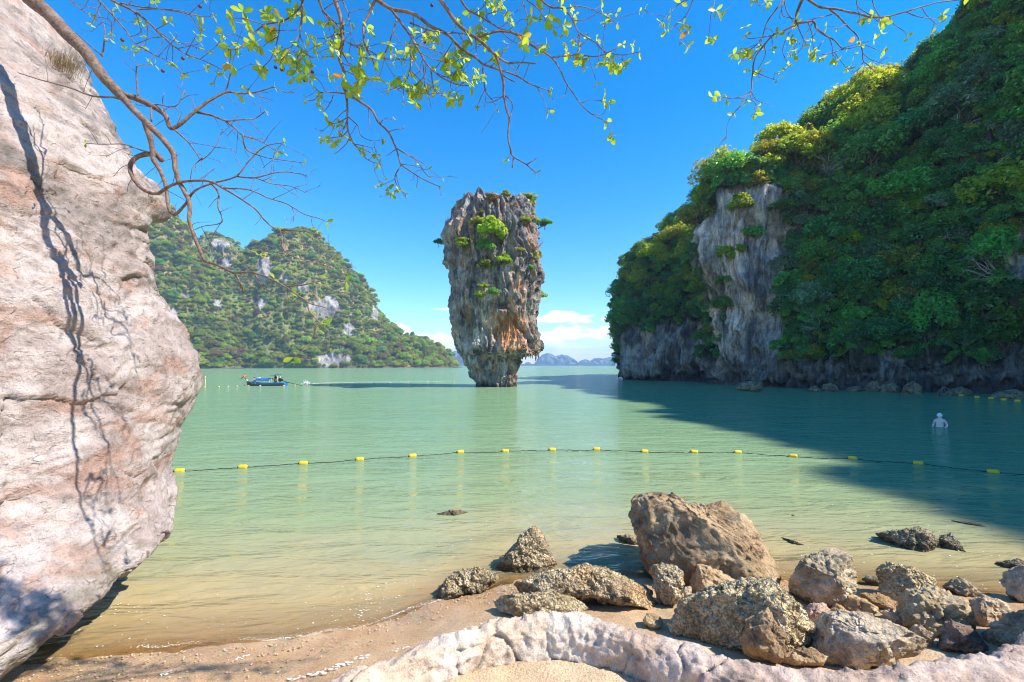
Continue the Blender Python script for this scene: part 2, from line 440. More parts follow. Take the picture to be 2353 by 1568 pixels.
gl = m.n('ShaderNodeBsdfGlossy', Color=(1, 1, 1, 1), Roughness=0.06, Normal=bmp)
fr = m.n('ShaderNodeFresnel', IOR=1.33, Normal=bmp)
fac = m.math('MULTIPLY', fr, 0.56)
mx2 = m.n('ShaderNodeMixShader'); m.set(mx2, 'i0', fac); m.set(mx2, 'i1', mx); m.set(mx2, 'i2', gl)
WATER = m.done(mx2)
o = link('water', mesh_np('water', V, grid_faces(len(GY), len(GX)), WATER, attrs={'depth': dep})); tag(o, 'green turbid sea water of the bay', kind='structure')

# ------------------------------------------------------------------ the rock pillar in the sea
KY = 75.0
KL = np.array([(1058, 470), (1052, 484), (1029, 515), (1020, 534), (1018, 556), (1024, 577), (1029, 605), (1037, 633), (1034, 652), (1031, 686), (1032, 711), (1037, 742), (1043, 774), (1051, 798), (1059, 820), (1068, 839), (1077, 850), (1081, 867), (1090, 879), (1096, 890), (1098, 902)])
KR = np.array([(1216, 470), (1222, 487), (1228, 524), (1233, 556), (1239, 580), (1242, 612), (1247, 632), (1247, 655), (1239, 677), (1236, 699), (1238, 717), (1233, 742), (1236, 767), (1238, 789), (1237, 806), (1234, 813), (1206, 818), (1199, 826), (1194, 842), (1188, 861), (1187, 879), (1188, 889), (1188, 902)])
NR, NC, NT = 560, 480, 70
rows = np.linspace(902, 472, NR)
xl = np.interp(rows, KL[:, 1], KL[:, 0]); xr = np.interp(rows, KR[:, 1], KR[:, 0])
Xl = (xl * K - 512) / FOC * KY; Xr = (xr * K - 512) / FOC * KY; Zr = CAMZ + (HOR - rows * K) / FOC * KY
cx = (Xl + Xr) / 2; a = (Xr - Xl) / 2 - .42; bb = np.clip(a * 0.82, 2.6, 6.2)
kb = np.minimum(1, (Zr + 2) / 34.0); cyy = KY - 1.2 * kb
ph = np.linspace(0, 2 * np.pi, NC, endpoint=False)
cp = np.sign(np.cos(ph)) * np.abs(np.cos(ph)) ** 0.85; sp = np.sign(np.sin(ph)) * np.abs(np.sin(ph)) ** 0.85
body_ = np.stack([cx[:, None] + a[:, None] * cp, cyy[:, None] + bb[:, None] * sp, np.repeat(Zr[:, None], NC, 1)], -1)
tt = np.linspace(0, 1, NT + 1)[1:]
cap = np.stack([cx[-1] + (a[-1] * (1 - tt))[:, None] * cp, cyy[-1] + (bb[-1] * (1 - tt))[:, None] * sp, np.repeat((Zr[-1] + 0.25 * np.sqrt(tt))[:, None], NC, 1)], -1)
G = np.concatenate([body_, cap]); W = G.reshape(-1, 3)
N = grid_normals(G).reshape(-1, 3)
ctr = np.stack([np.repeat(np.concatenate([cx, np.full(NT, cx[-1])])[:, None], NC, 1), np.repeat(np.concatenate([cyy, np.full(NT, cyy[-1])])[:, None], NC, 1), G[..., 2]], -1).reshape(-1, 3)
N = np.where(((W - ctr) * N).sum(1)[:, None] < 0, -N, N)
flat = np.clip(1 - np.abs(N[:, 2]), 0, 1)
wq = W + 0.8 * np.stack([fbm(W * 0.25, 2, 1), fbm(W * 0.25, 2, 2), fbm(W * 0.25, 2, 3)], 1)
zt = sstep(10, 24, W[:, 2])
fl = ridged(wq * np.array([0.62, 0.62, 0.10]), 4, 5) - 0.55
f1, f2 = worley(wq * np.array([0.42, 0.42, 0.16]), 2)
fine = ridged(wq * np.array([1.9, 1.9, 0.36]), 3, 9) - 0.5 + .5 * (ridged(wq * np.array([3.6, 3.6, .34]), 2, 19) - .5)
disp = fl * (1.25 + 0.9 * zt) + fbm(W * 0.22, 3, 7) * 0.75 + np.minimum(f2 - f1, 0.35) * 1.0 - 0.2 + fine * (0.34 + 0.22 * zt)
knob = sstep(7.5, 5, W[:, 2])
disp += knob * 0.35 * ridged(W * 0.9, 3, 21)
band = np.exp(-((W[:, 2] - 6.7) / 1.1) ** 2)                     # the lip of dripstone above the narrow foot
disp += band * (0.55 * ridged(W * np.array([1.1, 1.1, 0.2]), 2, 31) - 0.1) * (W[:, 1] < KY)
Wd = W + N * disp[:, None] * np.maximum(flat, 0.25)[:, None]
# caves and the slanting overhang above the orange wall
def px_of(P): 
    return (P[:, 0] / KY * FOC + 512) / K, (HOR - (P[:, 2] - CAMZ) / KY * FOC) / K
xx, yy = px_of(W); front = W[:, 1] < cyy.mean()
hole = np.exp(-(((xx - 1158) / 11) ** 2 + ((yy - 713) / 6) ** 2)) * 1.6 + np.exp(-(((xx - 1170) / 34) ** 2 + ((yy - 770) / 34) ** 2)) * 0.7 \
     + np.exp(-(((xx - 1140) / 22) ** 2 + ((yy - 758) / 30) ** 2)) * 0.5 + np.exp(-(((xx - 1215) / 9) ** 2 + ((yy - 800) / 14) ** 2)) * 1.0 \
     + np.exp(-(((xx - (1185 + (yy - 745) * 0.55)) / 5) ** 2)) * ((yy > 715) & (yy < 790)) * 0.8
Wd[:, 1] += hole * front
# needle crest
crest = sstep(Zr[-1] - 3.2, Zr[-1] + 0.1, W[:, 2])
f1, f2 = worley(W * np.array([0.62, 0.62, 0.05]) + 3.3, 6)
spk = np.clip(0.62 - f1, 0, 1) * 4.2 + ridged(W * np.array([1.3, 1.3, 0.1]), 2, 12) * 0.7 - 0.9
lft = 0.5 + 0.3 * np.exp(-(((W[:, 0] + 4.6) / 2.2) ** 2))
Wd[:, 2] += crest * spk * lft
# colour
n1 = fbm(wq * np.array([0.5, 0.5, 0.09]), 4, 41); n2 = fbm(W * 0.35, 3, 44); n3 = fbm(W * np.array([1.6, 1.6, 0.3]), 3, 47)
col = lerp((0.25, 0.225, 0.205), (0.47, 0.415, 0.36), sstep(-0.35, 0.5, n1 + 0.5 * n3))
col = lerp(col, (0.075, 0.070, 0.070), sstep(0.0, 0.45, n2 - 0.6 * n3) * 0.8)
col = lerp(col, (0.185, 0.175, 0.178), sstep(14, 22, W[:, 2]) * 0.5)
col = lerp(col, (0.37, 0.215, 0.12), sstep(.05, .5, fbm(wq * np.array([.9, .9, .07]), 3, 49)) * .55)
og = 1.15 * np.exp(-(((xx - 1168) / 46) ** 2 + ((yy - 755) / 52) ** 2)) + 0.8 * np.exp(-(((xx - 1192) / 12) ** 2 + ((yy - 665) / 34) ** 2)) + 0.6 * np.exp(-(((xx - 1186) / 34) ** 2 + ((yy - 800) / 10) ** 2)) \
   + 0.5 * np.exp(-(((xx - 1215) / 20) ** 2 + ((yy - 590) / 30) ** 2)) + 0.35 * np.exp(-(((xx - 1150) / 40) ** 2 + ((yy - 862) / 20) ** 2))
og = sstep(0.36, 0.85, og + 0.45 * n1 + 0.3 * n3) * front
col = lerp(col, lerp((0.56, 0.23, 0.075), (0.56, 0.37, 0.25), sstep(-0.2, 0.4, n2 + n3 * 0.5)), og * 0.9)
pale = sstep(0.1, 0.5, fbm(W * 0.8, 3, 51)) * sstep(7, 3, W[:, 2])
col = lerp(col, (0.52, 0.36, 0.27), pale * 0.7)
col = lerp(col, (0.07, 0.06, 0.05), sstep(0.9, 0.25, W[:, 2] + 0.3 * n3) * 0.9)     # the tide's dark band
F = grid_faces(NR + NT, NC, True)
PILLAR_ROCK = rock_mat('pillar_limestone', fine=1.1, streak=0.42, bumpd=0.22, var=0.5)
kbase = np.array([cx[0], KY, 0.0])
pillar = empty('rock_pillar', kbase, 'tall top-heavy limestone pillar standing alone in the green water', 'rock pillar')
link('pillar_body', mesh_np('pillar_body', Wd - kbase, F, PILLAR_ROCK, np.clip(col, 0.02, 0.9)), pillar)
PILV = Wd.copy(); PILX, PILY = px_of(PILV)
def surf_pillar(x, y):                                          # front surface of the pillar near a measured point
    d2 = (PILX - x) ** 2 + (PILY - y) ** 2 + np.where(PILV[:, 1] > KY, 1e6, 0)
    return PILV[np.argmin(d2)].copy()
# dripstone hanging under the lip
sr = random.Random(5)
for (x, y, L, w) in [(1231, 812, 1.25, .30), (1236, 806, 1.55, .26), (1222, 812, .9, .24), (1214, 812, .75, .25), (1207, 814, .9, .34), (1200, 816, .8, .3), (1192, 812, .7, .3), (1183, 808, .75, .28),
                     (1172, 806, .9, .34), (1165, 802, .8, .3), (1155, 800, .6, .25), (1143, 800, .7, .28), (1132, 806, .6, .25), (1240, 800, .8, .2), (1218, 808, 1.15, .2), (1227, 808, .8, .18)]:
    p = surf_pillar(x, y) + np.array([0, 0.25, 0.35]); n = 14
    ts = np.linspace(0, 1, n); path = np.stack([p[0] + 0.05 * np.sin(ts * 5 + x), np.full(n, p[1]), p[2] - ts * (L + 0.35)], 1)
    v, f = tube(path, w * (1 - 0.86 * ts ** 1.3) * (1 + 0.18 * np.sin(ts * 17 + y)), 9)
    v = v + 0.06 * np.stack([perlin(v * 2.3, 3), perlin(v * 2.3, 4), v[:, 0] * 0], 1)
    cc = lerp((0.40, 0.33, 0.28), (0.16, 0.14, 0.13), sstep(-.2, .4, fbm(v * 1.5, 2, 8))); cc = lerp(cc, (0.5, 0.25, 0.12), np.full(len(v), 0.35 * sr.random()))
    link('stalactite', quads_to_mesh('stalactite', v - kbase, f, PILLAR_ROCK, cc), pillar)

# ------------------------------------------------------------------ the leaning boulder on the left
BO = np.array([(-60, -120), (-20, -50), (0, 0), (30, 12), (60, 30), (100, 70), (130, 98), (165, 130), (180, 165), (190, 200), (215, 245), (250, 310), (275, 355), (300, 392), (335, 430), (370, 468), (386, 486), (380, 500), (354, 522), (336, 548), (328, 580), (340, 620), (350, 650), (360, 690), (400, 755), (430, 790), (448, 818), (452, 850), (446, 885), (434, 915), (428, 938), (416, 965), (398, 1005), (388, 1040), (385, 1065), (392, 1100), (400, 1130), (398, 1160), (390, 1195), (378, 1226), (352, 1256), (304, 1300), (246, 1348), (184, 1396), (122, 1444), (60, 1492), (0, 1536), (-60, 1580), (-150, 1650)], float)
NR = 520
ry = np.linspace(1650, -120, NR); rx = np.interp(ry, BO[:, 1], BO[:, 0])
ph = np.concatenate([np.linspace(-1.95, 0.75, 380), np.linspace(0.75, 2 * np.pi - 1.95, 70)[1:-1]]); NC = len(ph)
cp = np.sign(np.cos(ph)) * np.abs(np.cos(ph)) ** 0.9; sp = np.sign(np.sin(ph)) * np.abs(np.sin(ph)) ** 0.9
BYc, Ba, Bb = 6.6, 3.6, 2.9
mm = (rx * K - 512) / FOC
tb_ = sstep(980, 1560, ry); BYr = BYc - 2.1 * tb_; Bb = (2.9 - 1.9 * tb_)[:, None]      # the boulder narrows to a foot close by
E = mm[:, None] * (BYr[:, None] + Bb * sp[None]) - Ba * cp[None]
cxr = E.min(1); Yt = BYr + Bb[:, 0] * sp[E.argmin(1)]
Yt = np.convolve(np.pad(Yt, 12, mode='edge'), np.ones(25) / 25, 'valid')
Zr = CAMZ + (HOR - ry * K) / FOC * Yt
cxs_ = np.convolve(np.pad(cxr, 90, mode='edge'), np.hanning(181) / np.hanning(181).sum(), 'valid')
pt = ph[E.argmin(1)]; pt = np.convolve(np.pad(pt, 30, mode='edge'), np.ones(61) / 61, 'valid')
wloc = np.where(ph[None] > pt[:, None], 1.0, np.exp(-((ph[None] - pt[:, None] + .12) / .34) ** 2)); wloc = np.where(ph[None] > pt[:, None] - .12, 1.0, wloc)
CX = cxs_[:, None] + (cxr - cxs_)[:, None] * wloc
G = np.stack([CX + Ba * cp, BYr[:, None] + Bb * sp[None], np.repeat(Zr[:, None], NC, 1)], -1)
G = np.concatenate([G, np.stack([cxr[-1] + Ba * cp * 0.5 - 1, BYc + 2.9 * sp * 0.5, np.full(NC, Zr[-1] + 0.6)], -1)[None], np.stack([cxr[-1] + 0 * cp - 1, BYc + 0 * sp, np.full(NC, Zr[-1] + 0.8)], -1)[None]])
W = G.reshape(-1, 3); N = grid_normals(G).reshape(-1, 3)
cc = np.array([cxr.mean(), BYc, 3.0]); rad = np.stack([np.tile(cp, NR + 2), np.tile(sp, NR + 2), np.zeros(len(W))], 1)
N = np.where((N * rad).sum(1)[:, None] < 0, -N, N)
wq = W + 0.35 * np.stack([fbm(W * 0.6, 3, 61), fbm(W * 0.6, 3, 62), fbm(W * 0.6, 3, 63)], 1)
dip = np.array([[0.9, 0.0, 0.42], [0, 1, 0], [-0.42, 0, 0.9]])
q = wq @ dip.T
disp = 0.10 * fbm(W * 0.55, 3, 64) + 0.040 * fbm(q * np.array([1.2, 1.2, 3.0]), 4, 65)
f1, f2 = worley(q * np.array([0.75, 0.75, 2.2]), 4)
gate = sstep(-0.05, 0.3, fbm(W * 0.7, 2, 66))
disp += 0.05 * np.minimum(f2 - f1, 0.22) / 0.22 * gate
step = (q[:, 2] * 2.3 + 0.6 * fbm(W * 0.9, 3, 68)); fr_ = step - np.floor(step)
disp += 0.020 * (fr_ ** 3) * sstep(-0.1, 0.35, fbm(W * 0.8, 2, 69))
ck = np.abs(perlin(q * np.array([0.7, 0.7, 2.8]), 70)); ck2 = np.abs(perlin(q * np.array([1.7, 1.7, 5.2]), 72))
disp -= 0.055 * sstep(0.035, 0.0, ck) * sstep(0.0, 0.3, fbm(W * 0.9, 2, 73))
disp -= 0.030 * sstep(0.04, 0.0, ck2) * sstep(0.05, 0.3, fbm(W * 1.1, 2, 74))
disp += 0.050 * facets(q * np.array([.8, .8, 1.6]), 1, .9) + 0.016 * facets(q * np.array([2.2, 2.2, 5.0]), 2, .8) * sstep(-.2, .3, fbm(W * .9, 2, 79)) + 0.007 * facets(q * np.array([6, 6, 12.0]), 3, .8)
disp += 0.010 * ridged(q * np.array([5, 5, 11.0]), 3, 75) + 0.012 * fbm(W * 9, 2, 76) + 0.010 * fbm(W * 17, 2, 77)
bxp, byp = project(W); bxp = bxp / K; byp = byp / K
disp -= 0.35 * np.exp(-(((bxp - 350) / 16) ** 2 + ((byp - 545) / 26) ** 2))        # hollow under the beak
Wd = W + N * disp[:, None]
n1 = fbm(W * 0.7, 4, 81); n2 = fbm(q * np.array([1.6, 1.6, 4.0]), 4, 82); n3 = fbm(W * 3.0, 3, 83)
col = lerp((0.36, 0.295, 0.27), (0.48, 0.415, 0.39), sstep(-0.4, 0.5, n1 + 0.5 * n3))
col = lerp(col, (0.42, 0.215, 0.135), sstep(0.12, 0.6, n2 + 0.5 * fbm(W * 0.5, 2, 84)) * 0.42)
col = lerp(col, (0.20, 0.175, 0.16), sstep(0.05, 0.5, fbm(q * np.array([.9, .9, 2.2]), 4, 85)) * sstep(4.4, 6.2, W[:, 2]) * 0.8)
col = lerp(col, (0.095, 0.125, 0.045), sstep(1.3, 0.4, W[:, 2] + 0.5 * n1) * sstep(-0.45, 0.2, n2) * 0.6)
col = lerp(col, (0.58, 0.51, 0.48), sstep(0.2, 0.6, fbm(W * 1.3, 3, 86)) * 0.5)
BOULDER = rock_mat('boulder_limestone', fine=0.16, streak=0.0, bumpd=0.048, var=0.32, cracks=0.34)
bb0 = np.array([cxr[80], BYc, 0.0])
o = link('leaning_boulder', mesh_np('leaning_boulder', Wd - bb0, grid_faces(NR + 2, NC, True), BOULDER, np.clip(col, .02, .9)), loc=bb0)
tag(o, 'huge pale pinkish boulder leaning in from the left edge, streaked with branch shadows', 'boulder')
BOULDER_V, BOULDER_N = Wd, N

# ------------------------------------------------------------------ the wooded headland on the right
_t = [(1.5, -3), (1.2, .6), (.3, 2), (0, 3.5)]
SEC = [((46, 165), (1, -.2), [(0, -3), (0, 4), (1, 8), (4, 18), (10, 28), (20, 36), (40, 40), (70, 42)]),
       ((31, 126), (1, 0.0), _t + [(-.5, 12), (0, 17), (2, 24), (6, 31), (14, 38), (26, 44), (60, 47)]),
       ((27.4, 110), (.95, .3), _t + [(-.9, 12), (-.6, 16), (1, 22), (4, 28), (8, 32.5), (15, 39), (25, 44), (60, 47)]),
       ((32, 100), (.8, .6), _t + [(0, 8), (0, 15), (1.5, 19), (5, 26), (9, 33), (14, 39), (24, 45), (60, 49)]),
       ((38.5, 92), (.75, .66), _t + [(0, 9), (0.4, 18), (2, 22), (4, 27), (7, 33), (12, 37.5), (24, 42), (60, 46)]),
       ((36.2, 82), (.9, .42), _t + [(-1.6, 11), (-3.4, 18), (-3.6, 25), (-2.6, 32), (-.5, 34.5), (3, 36), (12, 38.5), (50, 44)]),
       ((38.3, 75), (.7, .7), _t + [(-.6, 10), (-1.5, 18), (-1.2, 25), (-.6, 31), (1, 35.5), (5, 37), (10, 39), (20, 42), (50, 46)]),
       ((43, 69.5), (.68, .72), _t + [(.4, 8), (1.2, 16), (2.5, 24), (5, 31), (9, 36.5), (14, 42), (24, 47), (50, 50)]),
       ((46.5, 61), (.62, .78), [(1.5, -3), (1.2, .6), (.3, 2), (0, 3.5), (2, 8), (6, 18), (10, 28), (15, 37), (20, 44.5), (27, 48), (50, 50)]),
       ((53, 56), (.6, .8), [(1.5, -3), (1.2, .6), (.3, 2), (0, 3.5), (2, 9), (5, 18), (9, 28.5), (13, 38.5), (17, 46), (23, 51.5), (50, 56)]),
       ((59, 52), (.58, .81), [(1.5, -3), (1, .6), (.3, 2), (0, 5), (.6, 12), (2.2, 20), (5, 30), (8, 41), (12, 51), (17, 58), (50, 64)]),
       ((64, 40), (.85, .5), [(1.5, -3), (1, .6), (.3, 2), (0, 5), (2, 14), (4, 24), (8, 40), (11, 56), (15, 69), (50, 72)]),
       ((65, 22), (1, .1), [(1.5, -3), (1, .6), (.3, 2), (0, 5), (2, 14), (4, 24), (8, 40), (11, 56), (15, 69), (50, 72)]),
       ((65, 2), (1, 0), [(1.5, -3), (1, .6), (.3, 2), (0, 5), (2, 14), (4, 24), (8, 40), (11, 56), (15, 69), (50, 72)]),
       ((65, -20), (1, -.1), [(1.5, -3), (1, .6), (.3, 2), (0, 5), (2, 14), (4, 24), (8, 40), (11, 56), (15, 69), (50, 72)])]
NS, NTT = 760, 300
wts = np.array([.4, .7, 1.1, 1.0, 1.2, 1.2, 1.2, 1.1, 1.2, 1.2, 1.0, .5, .35, .3])
cum = np.concatenate([[0], np.cumsum(wts)]); ss = np.interp(np.linspace(0, cum[-1], NS), cum, np.arange(len(SEC)))
prof = []
for (b0, nn, pf) in SEC:
    pf = np.array(pf, float); nn = np.array(nn, float) / np.hypot(*nn)
    dl = np.concatenate([[0], np.cumsum(np.hypot(*np.diff(pf, axis=0).T))]); wgt = dl / dl[-1]
    hi = np.interp(pf[:, 1], [-3, 45, 70], [0, 1, 1])
    pr = np.stack([np.interp(np.linspace(0, 1, NTT) ** 1.0, wgt, pf[:, 0]), np.interp(np.linspace(0, 1, NTT), wgt, pf[:, 1])], 1)
    prof.append(np.stack([b0[0] + nn[0] * pr[:, 0], b0[1] + nn[1] * pr[:, 0], pr[:, 1]], 1))
prof = np.array(prof); n = len(prof)
Q = np.concatenate([2 * prof[:1] - prof[1:2], prof, 2 * prof[-1:] - prof[-2:-1]])
i = np.minimum(ss.astype(int), n - 2); f = (ss - i)[:, None, None]
A, B, C, D = Q[i], Q[i + 1], Q[i + 2], Q[i + 3]
G = 0.5 * (2 * B + (C - A) * f + (2 * A - 5 * B + 4 * C - D) * f ** 2 + (3 * B - A - 3 * C + D) * f ** 3)
W = G.reshape(-1, 3); N = grid_normals(G).reshape(-1, 3)
tocam = np.array([0, 0, CAMZ]) - W
if np.median((N * tocam).sum(1)) < 0: N = -N
S_ = np.repeat(ss, NTT)
wq = W + 1.2 * np.stack([fbm(W * 0.12, 2, 91), fbm(W * 0.12, 2, 92), fbm(W * 0.12, 2, 93)], 1)
f1, f2 = worley(wq * np.array([0.26, 0.26, 0.10]), 8)
butt = np.exp(-((S_ - 5.6) / 0.75) ** 2)
top = sstep(52, 30, W[:, 2])
disp = (fbm(W * 0.09, 3, 94) * 2.4 + (ridged(wq * np.array([.34, .34, .07]), 4, 95) - .55) * 2.2 + np.minimum(f2 - f1, .4) * 1.8 - .4) * (0.45 + 0.55 * top) + (ridged(wq * np.array([1.2, 1.2, 0.3]), 3, 96) - .5) * 0.75
lowb = sstep(7, 2.5, W[:, 2])
rib = np.clip(butt + np.exp(-((S_ - 3.2) / 1.3) ** 2), 0, 1) * sstep(30, 18, W[:, 2])
disp += rib * (ridged(wq * np.array([.62, .62, .05]), 3, 98) - .55) * 2.4
disp += lowb * (ridged(W * 0.55, 3, 97) - .5) * 1.1
disp -= 2.6 * np.exp(-((S_ - 4.55) / 0.20) ** 2) * sstep(0, 6, W[:, 2]) * sstep(45, 30, W[:, 2])     # cleft beside the buttress
Wd = W + N * disp[:, None] * sstep(-1.5, 2.0, W[:, 2])[:, None]
Wd[:, 2] = np.where(W[:, 2] < 1, W[:, 2], Wd[:, 2])
Wd[:, 2] -= 11.0 * np.exp(-((S_ - 8.62) / .24) ** 2) * sstep(33, 43, W[:, 2])       # notch in the skyline
sharp = sstep(33, 37, W[:, 2]) * np.exp(-((S_ - 5.7) / 0.7) ** 2)                 # needles on the buttress top
f1, f2 = worley(W * np.array([0.5, 0.5, 0.06]) + 1.3, 9)
Wd[:, 2] += sharp * (np.clip(.62 - f1, 0, 1) * 5.0 - .5)
n1 = fbm(wq * np.array([.30, .30, .06]), 4, 101); n2 = fbm(W * .14, 3, 102); n3 = fbm(W * np.array([.9, .9, .25]), 3, 103)
col = lerp((0.22, 0.205, 0.185), (0.43, 0.395, 0.35), sstep(-.35, .5, n1 + .4 * n3))
col = lerp(col, (0.085, 0.085, 0.092), sstep(.05, .6, n2 - .6 * n3) * .75)
ou = sstep(-.05, .4, fbm(wq * np.array([.30, .30, .05]), 3, 105) + .35 * n3) * sstep(28, 18, W[:, 2])
col = lerp(col, lerp((0.52, 0.30, 0.16), (0.58, 0.46, 0.36), sstep(-.3, .4, n3)), ou * .8 * np.clip(butt * .5 + .5, 0, 1))
col = lerp(col, (0.05, 0.047, 0.045), sstep(2.4, 1.0, W[:, 2] + .8 * n3) * .85)
col = lerp(col, (0.10, 0.085, 0.075), lowb * .6 * sstep(3.6, 5.0, S_) )
col = lerp(col, (0.33, 0.25, 0.19), sstep(0.1, .5, fbm(W * .5, 3, 108)) * lowb * sstep(1.2, 2.2, W[:, 2]) * .45)
HV, HN, HS = Wd, N, S_
hu, hv = project(HV); HXP, HYP = hu / K, hv / K
# where the rock is bare of plants
bare = sstep(0.35, 0.75, np.exp(-((HS - 6.0) / 1.08) ** 2) * sstep(38, 29, HV[:, 2]) + .25 * n1)
bare = np.maximum(bare, sstep(4.0, 2.8, HV[:, 2] + 2.0 * n3))
bare = np.maximum(bare, sstep(.4, .7, np.exp(-((HS - 3.3) / 1.5) ** 2) * sstep(16, 10, HV[:, 2] + 2.5 * n1)))
bare = np.maximum(bare, sstep(.5, .8, np.exp(-(((HXP - 2338) / 46) ** 2)) * sstep(26, 18, HV[:, 2]) + .3 * n1))
bare = np.maximum(bare, sstep(.55, .85, np.exp(-(((HXP - 2060) / 60) ** 2 + ((HYP - 815) / 26) ** 2)) + .35 * n1))
HBARE = bare
col = col * (1 + .55 * np.clip(butt, 0, 1))[:, None]
col = lerp(col, (0.62, 0.52, 0.43), butt * sstep(3, 6, W[:, 2]) * sstep(20, 11, W[:, 2]) * sstep(-.25, .35, n1 + .5 * n3) * .75)
col = lerp(lerp((0.045, 0.055, 0.028), (0.085, 0.075, 0.05), sstep(-.3, .4, n3)), col, np.clip(bare + .25 * sstep(.2, .6, n1), 0, 1))
HEAD_ROCK = rock_mat('headland_limestone', fine=1.5, streak=0.45, bumpd=0.30, var=0.5)
o = link('headland', mesh_np('headland', Wd, grid_faces(NS, NTT), HEAD_ROCK, np.clip(col, .02, .9)))
tag(o, 'steep wooded limestone headland filling the right side', kind='structure')

# ------------------------------------------------------------------ far wooded hills across the bay
def hill(name, label, ridge, yf, yr, seed, bares):
    ridge = np.array(ridge, float); ns, nt = 300, 170
    xs = np.linspace(ridge[0, 0], ridge[-1, 0], ns); ys = np.interp(xs, ridge[:, 0], ridge[:, 1])
    tt = np.concatenate([np.linspace(0, 1, 120), np.linspace(1, 1.9, nt - 119)[1:]])
    f = np.linspace(0, 1, ns); YF = yf[0] + (yf[1] - yf[0]) * f; YR = YF + (yr - yf[0])
    rim = np.array([at(x, y, Y) for x, y, Y in zip(xs, ys, YR)])
    H = np.maximum(rim[:, 2] - 4.0, 0.5)
    pr = np.where(tt <= 1, 1 - np.abs(1 - tt) ** 1.75, 1 - 1.15 * np.abs(tt - 1) ** 1.6)
    # the ends of the ridge curl back into the hillside
    G = np.stack([np.repeat(rim[:, 0][:, None], nt, 1), YF[:, None] + (YR - YF)[:, None] * tt[None], H[:, None] * pr[None]], -1)
    W = G.reshape(-1, 3); N = grid_normals(G).reshape(-1, 3)
    if np.median(N[:, 2]) < 0: N = -N
    amp = np.minimum(1, W[:, 2] / 15.0)
    disp = (fbm(W * .020, 4, seed) * 9 + (ridged(W * np.array([.045, .045, .018]), 4, seed + 3) - .6) * 9 + (ridged(W * np.array([.14, .14, .05]), 3, seed + 5) - .5) * 3.0)
    nh = N.copy(); nh[:, 2] *= 0.35
    Wd = W + nh * (disp * amp)[:, None]
    xp, yp = project(Wd); xp /= K; yp /= K
    b = np.zeros(len(Wd))
    for (bx, by, rx_, ry_) in bares: b = np.maximum(b, np.exp(-(((xp - bx) / rx_) ** 2 + ((yp - by) / ry_) ** 2)))
    n1 = fbm(W * np.array([.08, .08, .02]), 4, seed + 8)
    b = sstep(.42, .72, b + .35 * n1)
    col = lerp((0.17, 0.155, 0.145), (0.37, 0.34, 0.31), sstep(-.4, .4, n1))
    soil = lerp((0.17, 0.18, 0.05), (0.30, 0.22, 0.10), sstep(-.2, .4, fbm(W * .03, 3, seed + 9)))
    col = lerp(soil, col, np.maximum(b, 0.0))
    col = lerp(col, (0.08, 0.07, 0.065), sstep(3, 1.2, Wd[:, 2]) * .6)
    o = link(name, mesh_np(name, Wd, grid_faces(ns, nt), rock_mat(name + '_rock', fine=6.0, streak=0.35, bumpd=1.0, var=.4), np.clip(col, .02, .9)))
    tag(o, label, kind='structure')
    return Wd, N, b, xp, yp
HC = hill('hill', 'wooded karst hill with a round summit across the bay',
          [(500, 800), (530, 700), (552, 630), (575, 580), (600, 550), (650, 526), (710, 520), (750, 545), (790, 595), (850, 668), (900, 737), (930, 764), (985, 778), (1005, 792), (1030, 812), (1044, 834), (1053, 848)],
          (440, 540), 530, 120, [(608, 618, 34, 32), (752, 712, 50, 36), (770, 826, 48, 22), (862, 722, 14, 26), (596, 700, 20, 18), (1022, 812, 7, 34), (700, 660, 14, 14), (650, 640, 16, 10), (1000, 800, 6, 10), (800, 760, 14, 20), (740, 790, 16, 12)])
HA = hill('hill', 'pale green wooded slope beside the leaning boulder',
          [(150, 420), (300, 452), (390, 470), (415, 495), (440, 545), (480, 596), (520, 640), (550, 690), (575, 745), (590, 800), (600, 850)],
          (400, 430), 470, 150, [(430, 680, 16, 22), (400, 720, 10, 14), (440, 560, 8, 10), (500, 700, 12, 10)])
HB = hill('hill', 'small rounded karst hill behind the saddle',
          [(400, 640), (432, 580), (455, 548), (490, 530), (530, 536), (556, 570), (580, 620), (620, 700)], (580, 590), 640, 180, [(508, 565, 26, 16), (520, 600, 18, 14), (470, 600, 12, 12)])
# ------------------------------------------------------------------ plants: prototypes
LEAF = {'deep': leaf_mat('deep_green_leaves', (0.115, 0.265, 0.090), (0.22, 0.46, 0.09)),
        'mid': leaf_mat('green_leaves', (0.165, 0.350, 0.080), (0.34, 0.60, 0.07)),
        'lime': leaf_mat('lime_leaves', (0.28, 0.37, 0.030), (0.64, 0.68, 0.04)),
        'gold': leaf_mat('golden_green_leaves', (0.34, 0.36, 0.030), (0.76, 0.70, 0.05)),
        'grey': leaf_mat('grey_green_leaves', (0.20, 0.31, 0.17), (0.24, 0.38, 0.13)),
        'olive': leaf_mat('olive_leaves', (0.29, 0.31, 0.050), (0.48, 0.46, 0.05)),
        'dry': leaf_mat('dry_leaves', (0.30, 0.19, 0.085), (0.34, 0.18, 0.06))}
BARK = plain('tree_bark', (0.16, 0.125, 0.10), 0.9, var=.4, scale=3.0)
PALEBARK = plain('pale_dead_bark', (0.42, 0.38, 0.34), 0.9, var=.25, scale=3.0)
